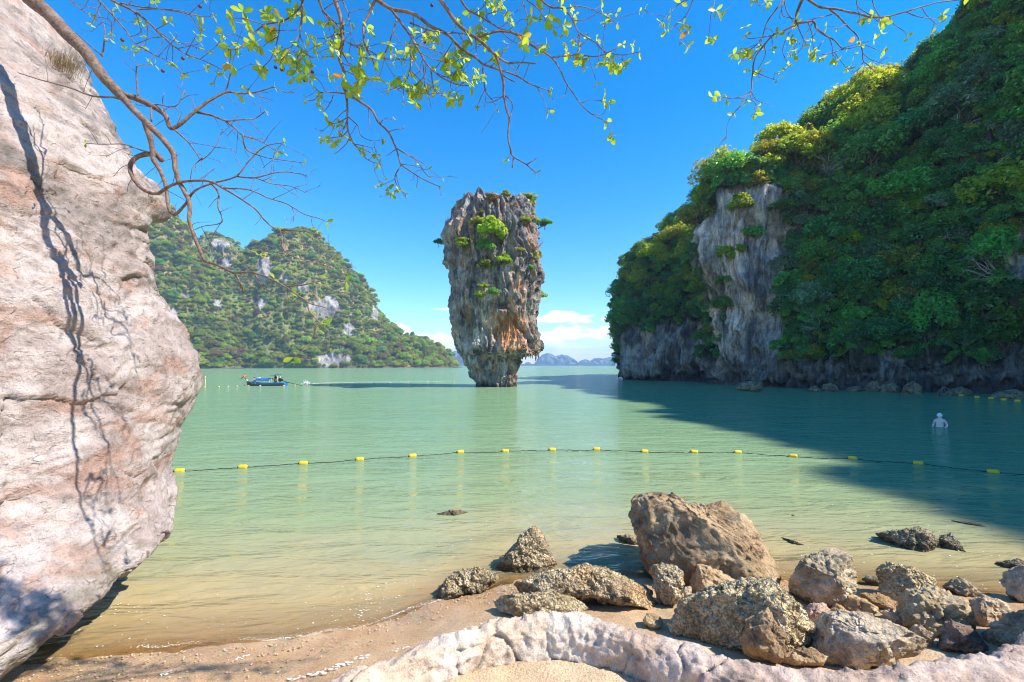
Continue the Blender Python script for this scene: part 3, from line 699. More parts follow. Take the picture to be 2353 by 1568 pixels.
def leaf_cards(C, Nn, L, rng, tone):
    n = len(C); Nn = Nn / (np.linalg.norm(Nn, axis=1)[:, None] + 1e-9)
    t = rng.normal(size=(n, 3)); t -= Nn * (t * Nn).sum(1)[:, None]; t /= np.linalg.norm(t, axis=1)[:, None] + 1e-9
    s = np.cross(Nn, t); L = np.asarray(L)[:, None]; w = L * rng.uniform(.28, .42, (n, 1))
    droop = -L * 0.18 * np.array([0, 0, 1.0])
    V = np.stack([C - t * L * .5, C + s * w + Nn * L * .10, C + t * L * .5 + droop, C - s * w + Nn * L * .10], 1).reshape(-1, 3)
    F = np.arange(4 * n).reshape(-1, 4)
    return V, F, np.repeat(tone, 4)
def crown(seed, rx, rz, ncl, nlf, lf, flat=.45, hollow=.5, zc=None, spread=1.0):
    rng = np.random.default_rng(seed); zc = rz if zc is None else zc
    d = rng.normal(size=(ncl, 3)); d /= np.linalg.norm(d, axis=1)[:, None]; d[:, 2] = np.abs(d[:, 2]) * 1.15 - .32
    r = rng.uniform(hollow, 1, ncl) ** .7
    C = d * r[:, None] * np.array([rx, rx * rng.uniform(.8, 1.1), rz]); C[:, 2] += zc
    cr = rng.uniform(.20, .36, ncl) * rx * spread
    cc, nn, ll, tn = [], [], [], []
    for k in range(ncl):
        m_ = int(nlf * rng.uniform(.6, 1.4)); g = rng.normal(size=(m_, 3)); g /= np.linalg.norm(g, axis=1)[:, None] + 1e-9
        g *= rng.uniform(.35, 1, (m_, 1)) ** .5
        p = C[k] + g * cr[k] * np.array([1.15, 1.15, flat * 1.6])
        cc.append(p); nn.append(g * .55 + np.array([0, 0, .75]) + rng.normal(size=(m_, 3)) * .38)
        ll.append(lf * rng.uniform(.6, 1.35, m_)); tn.append(rng.uniform(.75, 1.25, m_) * rng.uniform(.78, 1.22))
    V, F, T = leaf_cards(np.concatenate(cc), np.concatenate(nn), np.concatenate(ll), rng, np.concatenate(tn))
    return V, F, T, C
def woody(seed, C, zc, base_r, nlimb, k=6, lean=.25):
    rng = np.random.default_rng(seed + 99); parts = []
    top = np.array([rng.normal() * lean, rng.normal() * lean, zc * .75])
    P = catmull([(0, 0, -.6), (top[0] * .2 + rng.normal() * .1, top[1] * .2, zc * .25), tuple(top * .65), tuple(top)], 10)
    parts.append(tube(P, np.linspace(base_r, base_r * .55, 10), k))
    for c in C[rng.permutation(len(C))[:nlimb]]:
        st = P[rng.integers(3, 9)]; md = (st + c) / 2 + rng.normal(size=3) * .12 + np.array([0, 0, .12])
        parts.append(tube(catmull([st, md, c], 7), np.linspace(base_r * .42, base_r * .10, 7), 5))
    return join(parts)
class Proto: pass
def make_tree(seed, rx, rz, ncl, nlf, lf, zc, br, nl, **kw):
    p = Proto(); V, F, T, C = crown(seed, rx, rz, ncl, nlf, lf, zc=zc, **kw)
    p.crown = mesh_np('crown', V, F, LEAF['deep'], np.repeat(T[:, None], 3, 1), smooth=False)
    tv, tf = woody(seed, C, zc, br, nl)
    p.trunk = quads_to_mesh('trunk', tv, tf, BARK)
    p.rx = rx
    return p
TREES = [make_tree(200 + k, rx, rz, ncl, nlf, lf, zc, .17, 9, flat=fl, hollow=ho) for k, (rx, rz, ncl, nlf, lf, zc, fl, ho) in enumerate(
    [(2.6, 1.9, 46, 62, .34, 2.4, .60, .45), (2.2, 2.2, 44, 60, .32, 2.4, .65, .40), (2.9, 1.8, 52, 62, .36, 2.2, .55, .40), (2.0, 2.4, 46, 55, .30, 2.8, .70, .45),
     (2.5, 2.0, 40, 70, .36, 2.0, .60, .50), (2.8, 2.1, 56, 56, .30, 2.6, .60, .35), (1.8, 1.8, 34, 60, .28, 1.9, .62, .40)])]
SHRUBS = [make_tree(300 + k, rx, rz, ncl, nlf, lf, zc, .07, 7, flat=fl, hollow=.3) for k, (rx, rz, ncl, nlf, lf, zc, fl) in enumerate(
    [(1.2, .75, 26, 46, .24, .8, .5), (1.0, .9, 24, 46, .22, .9, .55), (1.4, .6, 28, 46, .25, .6, .4), (.9, .7, 20, 44, .20, .7, .5)])]
def bare_shrub(seed, h, n):
    rng = np.random.default_rng(seed); parts = []
    for k in range(n):
        d = rng.normal(size=3); d[2] = abs(d[2]) + .9; d /= np.linalg.norm(d); L = h * rng.uniform(.5, 1)
        P = catmull([(0, 0, 0), tuple(d * L * .5 + rng.normal(size=3) * .06), tuple(d * L + rng.normal(size=3) * .1)], 6)
        parts.append(tube(P, np.linspace(.035, .010, 6), 4))
        for j in range(5):
            s = P[rng.integers(2, 6)]; e = s + (d + rng.normal(size=3) * .7) * L * .3
            parts.append(tube(np.array([s, (s + e) / 2 + rng.normal(size=3) * .03, e]), [.014, .010, .006], 3))
    v, f = join(parts); return quads_to_mesh('twigs', v, f, PALEBARK)
TWIGGY = [bare_shrub(5, 1.5, 10), bare_shrub(6, 1.3, 9)]
def plant(name, proto, loc, scale, rz, leaf, label, cat, group=None, tilt=(0, 0), sz=1.0, trunk_mat=None):
    r = empty(name, loc, label, cat, group)
    r.rotation_euler = (tilt[0], tilt[1], rz); r.scale = (scale, scale, scale * sz)
    c = link('crown', proto.crown, r); c.material_slots[0].link = 'OBJECT'; c.material_slots[0].material = LEAF[leaf]
    t = link('trunk' if cat == 'tree' else 'stem', proto.trunk, r)
    if trunk_mat: t.material_slots[0].link = 'OBJECT'; t.material_slots[0].material = trunk_mat
    return r
def scatter(name, label, P, rot, scl, protos, leafs, weights, seed, kind='stuff'):
    """a mass of plants nobody could count: one object, plants placed by geometry nodes"""
    pc = bpy.data.collections.new(name + '_plants'); k = 0
    for l in leafs:
        for p in protos:
            me = p.crown.copy(); me.materials.clear(); me.materials.append(LEAF[l])
            pc.objects.link(bpy.data.objects.new('%s_plant_%03d' % (name, k), me)); k += 1
    rng = np.random.default_rng(seed); w = np.repeat(np.array(weights, float), len(protos)); w /= w.sum()
    me = bpy.data.meshes.new(name); me.vertices.add(len(P)); me.vertices.foreach_set('co', np.asarray(P, np.float32).ravel())
    a = me.attributes.new('rot', 'FLOAT_VECTOR', 'POINT'); a.data.foreach_set('vector', np.asarray(rot, np.float32).ravel())
    a = me.attributes.new('scl', 'FLOAT', 'POINT'); a.data.foreach_set('value', np.asarray(scl, np.float32))
    a = me.attributes.new('idx', 'INT', 'POINT'); a.data.foreach_set('value', rng.choice(k, len(P), p=w).astype(np.int32))
    me.update()
    o = link(name, me); tag(o, label, kind=kind)
    ng = bpy.data.node_groups.new(name + '_nodes', 'GeometryNodeTree')
    ng.interface.new_socket('Geometry', in_out='INPUT', socket_type='NodeSocketGeometry'); ng.interface.new_socket('Geometry', in_out='OUTPUT', socket_type='NodeSocketGeometry')
    gi = ng.nodes.new('NodeGroupInput'); go = ng.nodes.new('NodeGroupOutput')
    ci = ng.nodes.new('GeometryNodeCollectionInfo'); ci.inputs['Collection'].default_value = pc; ci.inputs['Separate Children'].default_value = True; ci.inputs['Reset Children'].default_value = True
    ip = ng.nodes.new('GeometryNodeInstanceOnPoints'); ip.inputs['Pick Instance'].default_value = True
    def na(n, t):
        x = ng.nodes.new('GeometryNodeInputNamedAttribute'); x.data_type = t; x.inputs['Name'].default_value = n; return x.outputs[0]
    er = ng.nodes.new('FunctionNodeEulerToRotation'); ng.links.new(na('rot', 'FLOAT_VECTOR'), er.inputs[0])
    ng.links.new(gi.outputs[0], ip.inputs['Points']); ng.links.new(ci.outputs[0], ip.inputs['Instance'])
    ng.links.new(na('idx', 'INT'), ip.inputs['Instance Index']); ng.links.new(er.outputs[0], ip.inputs['Rotation']); ng.links.new(na('scl', 'FLOAT'), ip.inputs['Scale'])
    ng.links.new(ip.outputs[0], go.inputs[0])
    md = o.modifiers.new('plants', 'NODES'); md.node_group = ng
    return o
def pick(P, ok, n, dmin, rng, have=None):
    """random points with a least distance between them"""
    idx = np.flatnonzero(ok); idx = rng.permutation(idx); out = [] if have is None else list(have); n0 = len(out); grid = {}
    key = lambda p: tuple(np.floor(p / dmin).astype(int))
    for q in out: grid.setdefault(key(q), []).append(q)
    res = []
    for i in idx:
        p = P[i]; k = key(p); good = True
        for dx in (-1, 0, 1):
            for dy in (-1, 0, 1):
                for dz in (-1, 0, 1):
                    for q in grid.get((k[0] + dx, k[1] + dy, k[2] + dz), ()):
                        if ((p - q) ** 2).sum() < dmin * dmin: good = False; break
                    if not good: break
                if not good: break
            if not good: break
        if good:
            grid.setdefault(k, []).append(p); res.append(i)
            if len(res) >= n: break
    return np.array(res, int)

# ------------------------------------------------------------------ the wood on the headland
rng = np.random.default_rng(42)
tc_ = np.array([0, 0, CAMZ]) - HV; tc_ /= np.linalg.norm(tc_, axis=1)[:, None]
facing = (HN * tc_).sum(1)
inview = (HXP > 1380) & (HXP < 2480) & (HYP > -150) & (HV[:, 1] > 30)
veg = (HBARE < .45) & (HV[:, 2] > 4.0)
tall = veg & ~((np.abs(HS - 8.62) < .26) & (HV[:, 2] > 31))           # only low growth in the skyline notch
ti = pick(HV, tall & inview & (facing > -.05) & (HV[:, 2] < 60), 285, 2.6, rng)
gtree = 'trees of the wood on the headland'
for i in ti:
    p = HV[i]; n_ = HN[i]; x, y = HXP[i], HYP[i]
    ridge_ = (x < 1640 and y < 700) or (1640 <= x < 1900 and y < 520) or (1850 < x < 2120 and y < 330)
    q = rng.random()
    if ridge_: lf = rng.choice(['lime', 'gold', 'mid', 'olive'], p=[.44, .32, .16, .08])  # sunlit look of the ridge is put into lime and gold leaf colours
    elif x > 2250: lf = rng.choice(['mid', 'deep', 'grey', 'lime'], p=[.5, .2, .2, .1])
    else: lf = rng.choice(['deep', 'mid', 'grey', 'lime', 'olive'], p=[.36, .40, .13, .06, .05])
    reg = ('on the left end of the headland by the sea' if x < 1590 else 'around the bare cliff buttress' if x < 1850 else 'low above the headland shore' if y > 700 else 'on the skyline of the headland' if y < 330 and x < 2140 else
           'at the right edge of the headland' if x > 2250 else 'halfway up the headland slope')
    lab = {'lime': 'bright lime tree crown', 'gold': 'golden green tree crown', 'mid': 'fresh green tree crown', 'deep': 'dark green tree crown', 'grey': 'grey green feathery tree crown', 'olive': 'olive brown tree crown'}[lf] + ' ' + reg
    s = (rng.uniform(.55, 1.05) if rng.random() < .6 else rng.uniform(1.1, 1.75)) * (0.80 if x < 1640 else 1.0)
    ln = np.array([n_[0], n_[1]]) * .55
    plant('tree', TREES[rng.integers(len(TREES))], p - n_ * .3, s, rng.uniform(0, 6.28), lf, lab, 'tree', lf + ' ' + gtree + ' ' + reg, (0, 0), rng.uniform(.85, 1.15))
vv = np.flatnonzero(veg & (HS > .6) & (HV[:, 2] < 66))
ui = vv[rng.permutation(len(vv))]
ui = pick(HV, np.isin(np.arange(len(HV)), ui) & (inview | (rng.random(len(HV)) < .25)), 6000, .85, rng)
P = HV[ui] + HN[ui] * .1
scatter('undergrowth', 'dense green undergrowth and creepers covering the right headland', P, np.stack([HN[ui][:, 1] * -.7, HN[ui][:, 0] * .7, rng.uniform(0, 6.28, len(ui))], 1), rng.uniform(.65, 1.35, len(ui)), SHRUBS,
        ['deep', 'mid', 'grey', 'lime', 'olive'], [.42, .38, .10, .05, .05], 4)
out = veg & ~inview & (HS > .6) & (HV[:, 2] > 4)  # unseen trees outside the view, there to cast shadow
oi_ = pick(HV, out, 700, 3.0, rng)
scatter('woodland', 'dense unseen woodland on the right headland outside the view', HV[oi_], np.stack([0 * oi_, 0 * oi_, rng.uniform(0, 6.28, len(oi_))], 1), rng.uniform(.8, 1.3, len(oi_)), TREES[:4], ['deep', 'mid'], [.5, .5], 5)
# big skyline crowns; their sunlit look is put into gold and lime leaf colours
for j, (x, y, sc_, lf, lab) in enumerate([(1885, 262, 1.5, 'olive', 'leftmost big crown on the high skyline of the headland'), (1945, 240, 1.7, 'gold', 'golden big crown in the left of the high skyline'), (2000, 226, 1.9, 'gold', 'largest golden spreading crown on the high skyline'), (2062, 240, 1.7, 'lime', 'lime crown beside the notch of the skyline'),
                                         (1835, 372, 1.6, 'gold', 'golden crown on the step above the cliff buttress'), (1880, 370, 1.4, 'lime', 'lime crown right of the golden one on the step above the buttress'), (1560, 545, 1.2, 'gold', 'golden crown on the left skyline shoulder'), (1470, 640, 1.1, 'gold', 'golden crown low on the left skyline shoulder'), (1600, 500, 1.1, 'olive', 'olive crown where the left shoulder meets the buttress')]):
    d2 = (HXP - x) ** 2 + (HYP - y - 22) ** 2 + np.where(facing < -.1, 3000, 0) + HV[:, 1] * .5; i = np.argmin(d2)
    plant('tree', TREES[(j * 2) % 7], HV[i] - np.array([0, 0, .3]), sc_, j * 1.9, lf, lab, 'tree')
# dead and leafless trees among the green
for j, (x, y, h) in enumerate([(1893, 410, 2.4), (1960, 520, 2.0), (2190, 330, 2.4), (2060, 250, 2.2), (2300, 640, 2.4), (1880, 760, 1.8), (2010, 780, 2.0), (2150, 560, 2.4), (2270, 440, 2.2), (1800, 620, 1.8), (1540, 600, 1.6), (2090, 700, 2.2)]):
    d2 = (HXP - x) ** 2 + (HYP - y) ** 2 + np.where(facing < .05, 4000, 0) + HV[:, 1] * .5; i = np.argmin(d2)
    o = link('dead_tree', TWIGGY[j % 2], loc=HV[i] + HN[i] * .5); o.scale = (h, h, h); o.rotation_euler = (HN[i][1] * -.8, HN[i][0] * .8, j * 1.1)
    tag(o, 'pale leafless tree sticking out of the green headland ' + ['above the gully', 'under the dead one of the gully', 'high at the right', 'below the skyline notch', 'at the far right edge', 'low right of the buttress', 'low above the boulders', 'in the middle of the slope', 'right of the slope middle', 'right of the buttress', 'on its left end', 'over the shore rocks'][j], 'tree', 'dead trees on the headland')
# plants rooted on the bare buttress; lime and gold leaves paint sunlight and new growth
def on_head(x, y):
    d2 = (HXP - x) ** 2 + (HYP - y) ** 2 + np.where(facing < .05, 4000, 0) + HV[:, 1] * .5
    return HV[np.argmin(d2)]
for (x, y, s, lf, lab) in [(1665, 600, 1.9, 'lime', 'round lime green shrub growing out of the bare grey cliff buttress'), (1672, 650, 1.6, 'mid', 'hanging green shrub below the lime one on the cliff buttress'), (1730, 540, 1.6, 'mid', 'flat topped green shrub at the upper right of the cliff buttress'),
                           (1700, 575, 1.0, 'lime', 'small lime shrub on the ledge of the cliff buttress'), (1700, 480, 2.0, 'lime', 'wide lime bush on the upper face of the cliff buttress'), (1745, 430, 1.9, 'gold', 'golden sunlit bush near the top of the cliff buttress'),
                           (1690, 390, 1.5, 'lime', 'lime bush among the rock needles of the cliff buttress'), (1650, 420, .9, 'olive', 'small olive shrub on the left shoulder of the cliff buttress'), (1770, 380, 1.9, 'gold', 'golden tree crown crowning the cliff buttress'),
                           (1790, 480, 1.6, 'mid', 'green bush on the right shoulder of the cliff buttress'), (1620, 655, 1.3, 'olive', 'pale olive shrub on the left edge of the cliff buttress'), (1560, 640, 1.6, 'grey', 'grey green bush in the cleft left of the cliff buttress'),
                           (1795, 800, 1.7, 'mid', 'leafy green bush at the right foot of the cliff buttress'), (1735, 800, .9, 'olive', 'thin dry shrub at the foot of the cliff buttress'), (2080, 815, 1.2, 'mid', 'green shrub over the pale rocks at the waterline')]:
    pr = SHRUBS[int(x) % 4]; p = on_head(x, y + 10)
    plant('shrub', pr, p, s, x * 1.7, lf, lab, 'shrub')
# ------------------------------------------------------------------ woods on the far hills
for hi_, (Hh, nt_, nm, lb) in enumerate([(HC, 5000, 'hillside_wood', 'sunlit wood covering the round karst hill across the bay'), (HA, 4200, 'hillside_wood', 'pale green wood covering the slope behind the leaning boulder'), (HB, 800, 'hillside_wood', 'wood covering the small karst hill behind')]):
    Wd, N, b, xp_, yp_ = Hh
    ok = (b < .5) & (Wd[:, 2] > 1.5) & (xp_ > 140)
    k = pick(Wd, ok, nt_, 2.5, rng)
    s = (rng.uniform(.55, 1.15, len(k)) + .9 * (rng.random(len(k)) < .10)) * np.where(Wd[k][:, 2] < 35, 1.25, .95)
    P = Wd[k].copy(); P[:, 2] -= 1.2
    scatter(nm, lb, P, np.stack([0 * s, 0 * s, rng.uniform(0, 6.28, len(k))], 1), s, TREES[:5], ['olive', 'lime', 'mid', 'dry', 'gold', 'deep', 'grey'], [.38, .36, .07, .04, .12, .00, .03], 20 + hi_)
# single trees that stand out along the far shore
for j, (x, y, s, lf, lab) in enumerate([(575, 836, 2.6, 'lime', 'bright green bushy tree on the far shore above the boat prow'), (610, 838, 2.4, 'mid', 'dark green bushy tree on the far shore above the boat canopy'), (640, 830, 2.4, 'olive', 'olive tree on the far shore above the boat stern'),
                                        (660, 836, 2.2, 'lime', 'bright green tree on the far shore left of the pale cliff'), (700, 838, 2.3, 'dry', 'dry brown tree at the left foot of the pale sea cliff'), (565, 760, 2.8, 'mid', 'rounded green tree halfway up the far valley'),
                                        (672, 750, 2.6, 'lime', 'rounded lime tree in the middle of the far hillside'), (830, 835, 2.3, 'mid', 'green tree on the far shore right of the pale sea cliff'), (880, 830, 2.3, 'dry', 'rust brown tree on the far right shore of the hill'),
                                        (930, 828, 2.4, 'lime', 'bright green tree near the tip of the far hill shore'), (975, 815, 2.4, 'deep', 'dark rounded tree on the low tip of the far hill'), (395, 690, 2.8, 'mid', 'deep green tree on the slope right beside the leaning boulder')]):
    Wd, N, b, xp_, yp_ = HA if x < 500 else HC
    p = Wd[np.argmin((xp_ - x) ** 2 + (yp_ - y) ** 2 + (Wd[:, 1] > 600) * 1e5)]
    plant('tree', TREES[j % 7], p, s, j * 1.3, lf, lab, 'tree')
# ------------------------------------------------------------------ plants on the pillar
X4, Y4 = 948, 431
for j, (x, y, w, lf, lab) in enumerate([(600, 440, 225, 'lime', 'largest lime green bush spreading on the front of the rock pillar'), (405, 505, 105, 'lime', 'lime bush left of the largest one on the rock pillar'), (505, 345, 140, 'olive', 'olive green bush above the largest one on the rock pillar'),
                                        (560, 530, 130, 'mid', 'shaded green shrub just under the largest bush on the pillar'), (685, 610, 110, 'lime', 'lime bush hanging at the right below the largest on the pillar'), (550, 650, 95, 'olive', 'yellowish shrub in the middle of the pillar'),
                                        (545, 775, 90, 'lime', 'lime shrub low on the pillar beside the cave'), (515, 840, 80, 'lime', 'lowest lime shrub on the front of the pillar'), (605, 820, 85, 'mid', 'green shrub right of the lowest lime one on the pillar'),
                                        (300, 180, 60, 'lime', 'small yellow green shrub on the left top corner of the pillar'), (185, 400, 95, 'deep', 'dark shrub sticking out from the left side of the pillar'), (295, 446, 42, 'lime', 'tiny lime shrub near the left edge of the pillar'),
                                        (690, 110, 80, 'olive', 'small olive shrub on the pillar crest'), (860, 140, 150, 'olive', 'spreading olive tree on the right top of the pillar'), (985, 255, 105, 'mid', 'green tree leaning out from the pillar right top'),
                                        (870, 235, 120, 'lime', 'lime tree under the right top of the pillar'), (830, 320, 70, 'lime', 'bright lime shrub below the trees on the pillar right'), (880, 570, 85, 'gold', 'golden tuft on the right face of the pillar'),
                                        (790, 535, 60, 'gold', 'small golden tuft left of the larger one on the pillar'), (865, 645, 55, 'mid', 'small green shrub under the golden tuft on the pillar'), (950, 800, 95, 'lime', 'lime shrub sticking out of the lower right side of the pillar'),
                                        (590, 190, 95, 'dry', 'brown dry bush on the pillar crest'), (930, 480, 60, 'gold', 'golden shrub on the right edge of the pillar'), (520, 280, 60, 'olive', 'small olive shrub high on the pillar front'), (900, 780, 55, 'olive', 'olive shrub by the right edge of the pillar')]):
    px, py = X4 + x * .3114, Y4 + y * .3114
    pr = SHRUBS[j % 4]; wm = w * .3114 * K / FOC * KY
    s = (1.35 if x > 650 and y < 300 else 1.15) * wm / (pr.rx * 2.25)
    xl_, xr_ = np.interp(py, KL[:, 1], KL[:, 0]), np.interp(py, KR[:, 1], KR[:, 0])
    if px < xl_ + 6: p = at(px, py, KY - .5); p[0] += .2
    elif px > xr_ - 6: p = at(px, py, KY - .5); p[0] -= .2
    else:
        p = surf_pillar(px, py); p[1] -= .7 * s
    p = np.array(p, float); p[2] -= .65 * s
    root = plant('shrub', pr, p, s, j * 2.1, lf, lab, 'shrub', sz=1.0)
    if px < xl_ + 6 or px > xr_ - 6:                              # a bough roots the overhanging shrub in the rock
        q = PILV[np.argmin(((PILV - p) ** 2).sum(1) + np.where(PILV[:, 2] > p[2] + .2, 6, 0))]; e_ = p + np.array([0, 0, .7 * s]); inn = q + (q - e_) * .15
        tv, tf = tube(catmull([inn, (q + e_) / 2 + np.array([0, 0, -.25]), e_], 10), np.linspace(.11, .05, 10), 7); ob = link('bough', quads_to_mesh('bough', tv, tf, BARK), root)
        ob.matrix_parent_inverse = Matrix.LocRotScale(root.location, root.rotation_euler, root.scale).inverted()
for j, (x, y, h, lab) in enumerate([(725, 150, 1.9, 'leafless pale pink shrub on the crest of the pillar'), (935, 430, 2.0, 'leafless pale shrub hanging on the right side of the pillar'), (268, 270, 1.4, 'leafless grey shrub on the left top of the pillar')]):
    p = at(X4 + x * .3114, Y4 + y * .3114, KY - 1.0)
    o = link('bare_shrub', TWIGGY[j % 2], loc=p); o.scale = (h / 1.4,) * 3; o.rotation_euler = (0, (.6 if x > 900 else -.4), j); tag(o, lab, 'shrub')

# ------------------------------------------------------------------ far islands and mangrove shore
def island(name, label, cat, pts, Y, depth, seed, kind=None, c=(0.12, 0.15, 0.07)):
    pts = np.array(pts, float); ns, nt = 90, 26
    xs = np.linspace(pts[0, 0], pts[-1, 0], ns); ys = np.interp(xs, pts[:, 0], pts[:, 1])
    rim = np.array([at(x, y, Y + depth * .5) for x, y in zip(xs, ys)]); H = np.maximum(rim[:, 2], .3)
    H = H * (1 + .06 * perlin(np.stack([np.arange(ns) * .21, np.full(ns, seed), np.zeros(ns)], 1)))
    th = np.linspace(0, np.pi, nt)
    G = np.stack([np.repeat(rim[:, 0][:, None], nt, 1), Y + depth * .5 - depth * .5 * np.cos(th)[None] * np.ones((ns, 1)), H[:, None] * np.sin(th)[None] ** .55 - 1.5], -1)
    W = G.reshape(-1, 3); W[:, 1] += fbm(W * .02, 3, seed) * depth * .12; W[:, 2] += fbm(W * .03, 3, seed + 2) * H.max() * .05
    n1 = fbm(W * np.array([.02, .02, .008]), 4, seed + 4)
    col = lerp(c, (0.34, 0.32, 0.29), sstep(.15, .5, n1) * (.8 if cat == 'island' else 0))
    o = link(name, mesh_np(name, W, grid_faces(ns, nt), FARROCK, np.clip(col, .02, .9))); tag(o, label, cat, kind=kind)
FARROCK = rock_mat('far_island_rock', fine=30.0, streak=.2, bumpd=3.0, var=.3)
island('island', 'hazy blue double-peaked island right of the rock pillar', 'island', [(1228, 838), (1236, 824), (1246, 815), (1256, 811), (1266, 813), (1274, 819), (1280, 817), (1290, 815), (1302, 817), (1312, 823), (1322, 832), (1330, 838)], 3600, 500, 1)
island('island', 'hazy blue island with a sharp peak beside the headland', 'island', [(1362, 838), (1368, 823), (1376, 822), (1384, 826), (1392, 822), (1400, 821), (1408, 824), (1416, 815), (1422, 812), (1428, 817), (1436, 826), (1446, 832), (1470, 838)], 3900, 500, 2)
island('island', 'low hazy blue hump between the two larger islands', 'island', [(1330, 838), (1336, 828), (1344, 825), (1352, 828), (1360, 832), (1372, 838)], 4300, 400, 3)
island('island', 'small darker hill in front of the sharp-peaked island', 'island', [(1346, 838), (1354, 832), (1362, 828), (1368, 832), (1376, 838)], 2900, 200, 4)
island('island', 'small dark islet right before the headland', 'island', [(1408, 839.5), (1410, 832), (1415, 828.5), (1419, 831), (1423, 829), (1425, 833), (1426, 839.5)], 2100, 80, 5)
island('island', 'faint low islet just right of the pillar foot', 'island', [(1203, 838), (1208, 833), (1215, 831), (1220, 834), (1223, 838)], 3000, 150, 6)
island('island', 'hazy blue hill seen left of the rock pillar', 'island', [(1020, 838), (1035, 815), (1045, 806), (1056, 808), (1068, 806), (1085, 812), (1100, 820), (1130, 838)], 3200, 400, 7)
island('mangrove_shore', 'thin line of mangrove trees along the far horizon', 'shore', [(900, 835.5), (1100, 835.0), (1200, 836), (1300, 835.6), (1400, 836), (1500, 835.6), (1700, 835.5)], 2700, 120, 8, c=(0.06, 0.09, 0.04))

# ------------------------------------------------------------------ the hazy air
m = M('haze_air')
pv = m.n('ShaderNodeVolumePrincipled'); pv.inputs['Color'].default_value = (0.42, 0.66, 1.0, 1); pv.inputs['Density'].default_value = 0.00026; pv.inputs['Anisotropy'].default_value = 0.0
m.t.links.new(pv.outputs[0], m.out.inputs['Volume'])
v, f = box(0, 2700, 97.0, 9800, 6300, 210.0)
HAZE = link('haze', quads_to_mesh('haze', v, f, m.m, smooth=False)); tag(HAZE, 'thin bluish haze in the air over the bay', kind='stuff')
# ------------------------------------------------------------------ shore rocks
SHORE_ROCK = rock_mat('shore_rock', fine=0.12, bumpd=0.045, var=.46, rough=.8)
OYSTER_ROCK = None
def oyster():
    """rock crusted with oyster shells: sharp pale rims over dark pits"""
    m = M('oyster_crusted_rock'); tc = m.n('ShaderNodeTexCoord').outputs['Object']; col = m.attr('Col').outputs['Color']
    wv = m.n('ShaderNodeTexNoise', Scale=9.0, Detail=3.0, Vector=tc)
    wp = m.n('ShaderNodeVectorMath', dict(operation='MULTIPLY_ADD'), i0=wv.outputs['Color'], i1=(.10,) * 3, i2=tc).outputs[0]
    v1 = m.n('ShaderNodeTexVoronoi', dict(feature='F1'), Scale=22.0, Vector=wp); v2 = m.n('ShaderNodeTexVoronoi', dict(feature='F1'), Scale=52.0, Vector=wp)
    n1 = m.noise(tc, 6.0, 6.0, .65); n2 = m.noise(tc, 50.0, 4.0, .65)
    c = m.mix(1.0, col, m.ramp(v1.outputs['Distance'], [(.1, 1.6), (.45, 1.3), (.72, .8)]), 'MULTIPLY')
    c = m.mix(1.0, c, m.ramp(v2.outputs['Distance'], [(.1, 1.3), (.5, 1.05), (.8, .7)]), 'MULTIPLY')
    c = m.mix(1.0, c, m.ramp(n1, [(.3, .6), (.5, 1.0), (.7, 1.2)]), 'MULTIPLY')
    c = m.mix(m.ramp(n2, [(.60, 0.0), (.72, .55)]), c, (.62, .56, .46))
    h = m.math('ADD', m.math('MULTIPLY', v1.outputs['Distance'], -.9), m.math('MULTIPLY', v2.outputs['Distance'], -.45))
    h = m.math('ADD', m.math('ADD', h, m.math('MULTIPLY', n1, .8)), m.math('MULTIPLY', n2, .30))
    return m.done(m.n('ShaderNodeBsdfPrincipled', Base_Color=c, Roughness=.72, Normal=m.bump(h, .075), Specular_IOR_Level=.3))
OYSTER_ROCK = oyster()
PAL = {'tan': ((.50, .335, .165), (.62, .44, .24), (.31, .21, .12)), 'brown': ((.31, .21, .115), (.45, .31, .17), (.17, .12, .075)), 'crust': ((.52, .385, .20), (.66, .51, .29), (.27, .20, .11)),
       'pale': ((.52, .395, .255), (.66, .52, .365), (.34, .255, .165)), 'dark': ((.22, .175, .11), (.35, .28, .17), (.11, .09, .06)), 'purple': ((.24, .16, .115), (.38, .265, .19), (.13, .092, .072)),
       'grey': ((.52, .40, .265), (.64, .52, .37), (.32, .245, .17)), 'pink': ((.58, .36, .24), (.66, .46, .33), (.40, .25, .165))}
def ray_hit_ground(u, v):
    lo, hi = 1.5, 60.0
    for _ in range(60):
        Y = (lo + hi) / 2; zz = CAMZ + (HOR - v) / FOC * Y; g = float(ground_z([(u - 512) / FOC * Y], [Y])[0])
        if zz > max(g, -0.15): lo = Y
        else: hi = Y
    return lo
CS = {}
